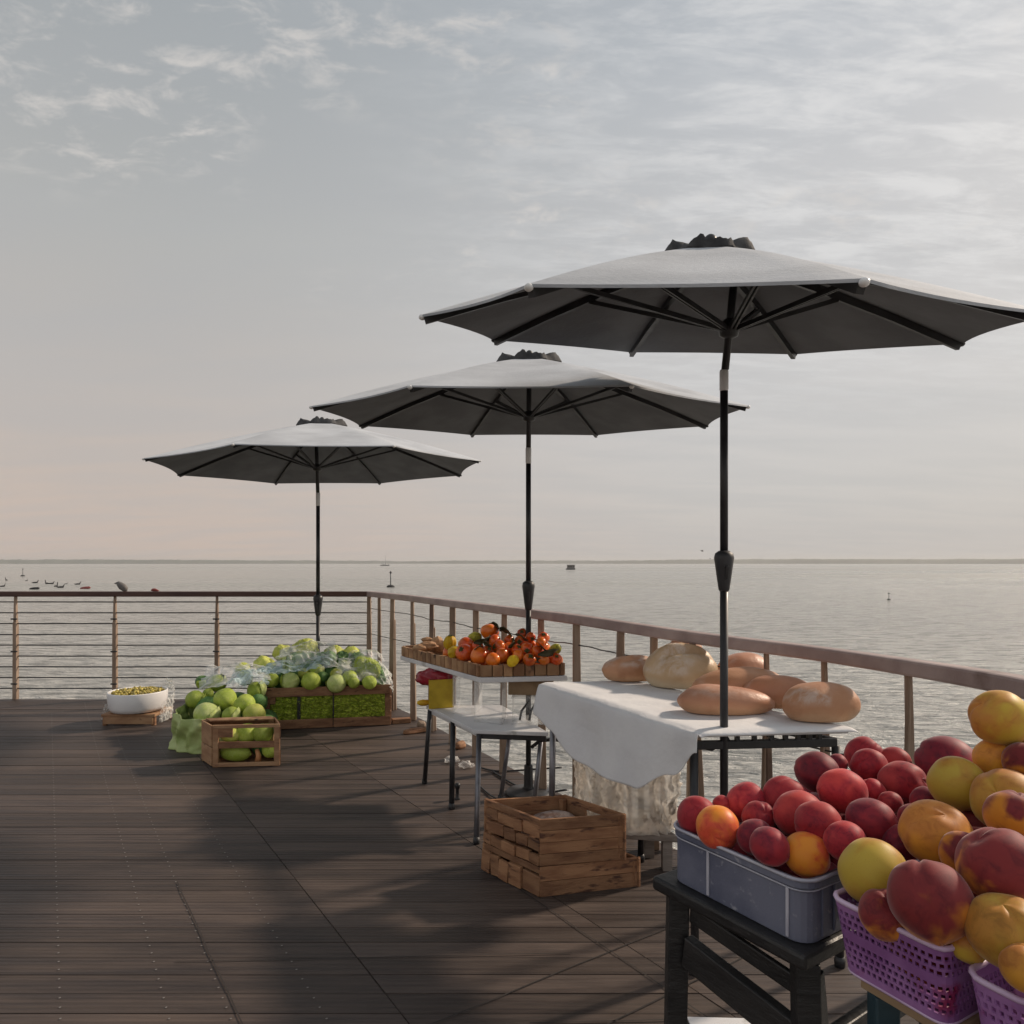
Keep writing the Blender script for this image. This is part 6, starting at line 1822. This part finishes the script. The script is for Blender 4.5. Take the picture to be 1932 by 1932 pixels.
# ---- crumpled printed plastic sacks standing on the low bench
def sack_film():
    m, t, p, out = principled('sack_plastic')
    co = t.n('ShaderNodeTexCoord').outputs['Object']
    n1 = t.noise(co, 10, 5, 0.6, 0.6)
    col = t.mix(t.step(n1, 0.35, 0.65), (0.94, 0.91, 0.86, 1), (0.82, 0.76, 0.68, 1))
    pr_ = t.noise(t.mapping(co, (1, 1, 0.6), rot=(0, R(35), 0)), 26, 3, 0.5, 0.8)
    prm = t.math('MULTIPLY', t.step(pr_, 0.57, 0.63), t.step(t.noise(co, 7, 2, 0.5), 0.50, 0.56))
    col = t.mix(t.math('MULTIPLY', prm, 0.65), col, (0.20, 0.15, 0.115, 1))
    t.put(p.inputs['Base Color'], col); p.inputs['Roughness'].default_value = 0.3
    tl = t.n('ShaderNodeBsdfTranslucent'); t.put(tl.inputs['Color'], col)
    mx = t.n('ShaderNodeMixShader'); mx.inputs[0].default_value = 0.5
    t.put(mx.inputs[1], p.outputs[0]); t.put(mx.inputs[2], tl.outputs[0])
    tr = t.n('ShaderNodeBsdfTransparent'); m2 = t.n('ShaderNodeMixShader')
    t.put(m2.inputs[0], t.math('ADD', 0.55, t.math('MULTIPLY', prm, 0.3), clamp=True))
    t.put(m2.inputs[1], tr.outputs[0]); t.put(m2.inputs[2], mx.outputs[0]); t.put(out.inputs['Surface'], m2.outputs[0])
    return m
MT['sack_plastic'] = sack_film()
def sack(c, wd, dp, ht, seed, label):
    c = Vector(c); sd = Vector((seed * 3.1, seed, 0))
    def f(u, v):
        a = 2 * math.pi * u
        ca, sa = math.cos(a), math.sin(a)
        sx = math.copysign(abs(ca) ** 0.7, ca); sy = math.copysign(abs(sa) ** 0.7, sa)
        q = Vector((ca * 1.6, sa * 1.6, v * 2.4)) + sd
        k = 1 + 0.16 * noise.noise(q) - 0.10 * (1 - v) * (1 - v)
        cr = 0.050 * (0.4 - abs(noise.noise(Vector((ca * 3 + v * 2, sa * 3, v * 3.5)) + sd))) + 0.028 * (0.4 - abs(noise.noise(Vector((ca * 7 + v * 5, sa * 7, v * 6 - ca * 3)) + sd))) + 0.010 * noise.noise(Vector((ca * 16, sa * 16, v * 15)) + sd)
        top = max(0, v - 0.82) / 0.18
        k *= 1 - 0.75 * top * top
        return c + Vector((sx * (wd / 2 * k + cr * 1.2), sy * (dp / 2 * k + cr * 1.2), ht * (v - 0.06 * top) + cr * 0.6 * v))
    mb = MB(); mb.grid(f, 130, 60)
    return tag(mb.build('sack', MT['sack_plastic'], org=c, smooth=True, merge=True), label, 'sack', 'cream plastic sacks under the bread table')
sack((0.545, 3.01, 0.157), 0.31, 0.15, 0.38, 1, 'large crumpled cream plastic sack with dark prints below the cloth tip')
sack((0.385, 3.11, 0.157), 0.15, 0.10, 0.37, 2, 'narrow crumpled cream plastic sack beside the grey table leg')

# ================================================================== litter and cords on the deck
def scrap(px, py, sx, sy, sz, rz, mt, label, name='wood_scrap', cat='scrap', group='wood scraps by the railing', seed=1):
    p = fl(px, py)
    mb = MB(); mb.ball((0, 0, 0), (1, 1, 1), 20, 12, lambda d: 1 + 0.3 * noise.noise(d * 1.7 + Vector((seed * 3, 0, 0))) + 0.12 * noise.noise(d * 5 + Vector((0, seed, 0))))
    rot = Matrix.Rotation(R(rz), 3, 'Z')
    mb.v = [p + rot @ Vector((math.copysign(abs(q.x) ** .6, q.x) * sx, q.y * sy, max(0.0, (q.z + 0.75)) * sz)) for q in mb.v]
    return tag(mb.build(name, MT[mt], org=p, smooth=True), label, cat, group)
p = fl(757, 1364)
mb = MB(); mb.box((p.x, p.y, 0.02), (0.15, 0.06, 0.038), (0, 0, R(18))); tag(mb.build('wood_scrap', MT['crate_wood'], org=p, bevel=0.004), 'short brown plank end beside the long crate', 'scrap', 'wood scraps by the railing')
scrap(783, 1383, 0.10, 0.03, 0.022, 30, 'crate_wood', 'thin brown offcut between the long crate and the white table legs', seed=2)
scrap(795, 1372, 0.035, 0.03, 0.03, 10, 'post_wood', 'crumpled pale brown scrap by the deck edge', seed=3)
scrap(868, 1412, 0.05, 0.03, 0.028, 50, 'crate_wood', 'brown scrap behind the middle leg of the white table', seed=4)
MT['clear_litter'] = film_mat('clear_litter', (0.8, 0.78, 0.75), 0.7, 0.2)
for px, py, sd, lb in ((852, 1438, 7, 'crumpled clear plastic left of the middle table leg'), (880, 1448, 8, 'crumpled clear plastic cup right of the middle table leg')):
    p = fl(px, py)
    mb = MB(); mb.ball((0, 0, 0), 1, 24, 16, lambda d: 1 + 0.45 * noise.noise(d * 2.2 + Vector((sd, 0, 0))) + 0.2 * noise.noise(d * 6))
    mb.v = [p + Vector((q.x * 0.045, q.y * 0.04, (q.z + 0.8) * 0.022)) for q in mb.v]
    tag(mb.build('litter', MT['clear_litter'], org=p, smooth=True), lb, 'litter', 'clear litter on the deck')
p = fl(863, 1508)
mb = MB(); mb.lathe([(0.016, 0), (0.017, 0.004), (0.011, 0.012), (0.010, 0.055), (0.015, 0.066), (0.017, 0.082), (0.010, 0.09)], p, 16)
tag(mb.build('bollard_peg', MT['black_metal'], org=p, smooth=True), 'small black peg standing on the deck by the middle table leg', 'peg')
def cord(pts, r, label):
    mb = MB()
    P_ = [Vector(q) for q in pts]
    out = []
    for i in range(len(P_) - 1):
        p0, p1, p2, p3 = P_[max(i - 1, 0)], P_[i], P_[i + 1], P_[min(i + 2, len(P_) - 1)]
        for k in range(6):
            u = k / 6
            out.append(0.5 * ((2 * p1) + (p2 - p0) * u + (2 * p0 - 5 * p1 + 4 * p2 - p3) * u * u + (3 * p1 - p0 - 3 * p2 + p3) * u ** 3))
    out.append(P_[-1])
    mb.tube(out, r, 8)
    tag(mb.build('cord', MT['black_metal'], org=P_[0], smooth=True), label, 'cord', 'black cords under the tables')
cord([fl(905, 1448, .008), fl(940, 1455, .008), fl(1000, 1452, .01), fl(1060, 1448, .02)], 0.006, 'black cord running level behind the white table legs')
cord([fl(930, 1456, .008), fl(970, 1480, .008), fl(1010, 1496, .008), fl(1070, 1490, .03)], 0.006, 'black cord curving forward towards the cream sacks')
cord([fl(902, 1480, .008), fl(925, 1500, .008), fl(950, 1512, .008), fl(975, 1512, .008)], 0.005, 'short black cord by the front leg of the white table')
p = fl(1366, 1935)
mb = MB(); mb.prism([(0.50, 1.70), (0.74, 1.70), (0.715, 1.958), (0.50, 1.966)], 0.0055, 0.011)
tag(mb.build('sheet_of_card', MT['white_paint'], org=(0.5, 2.0, 0.005)), 'white sheet of card lying on the deck under the black work stand', 'card')
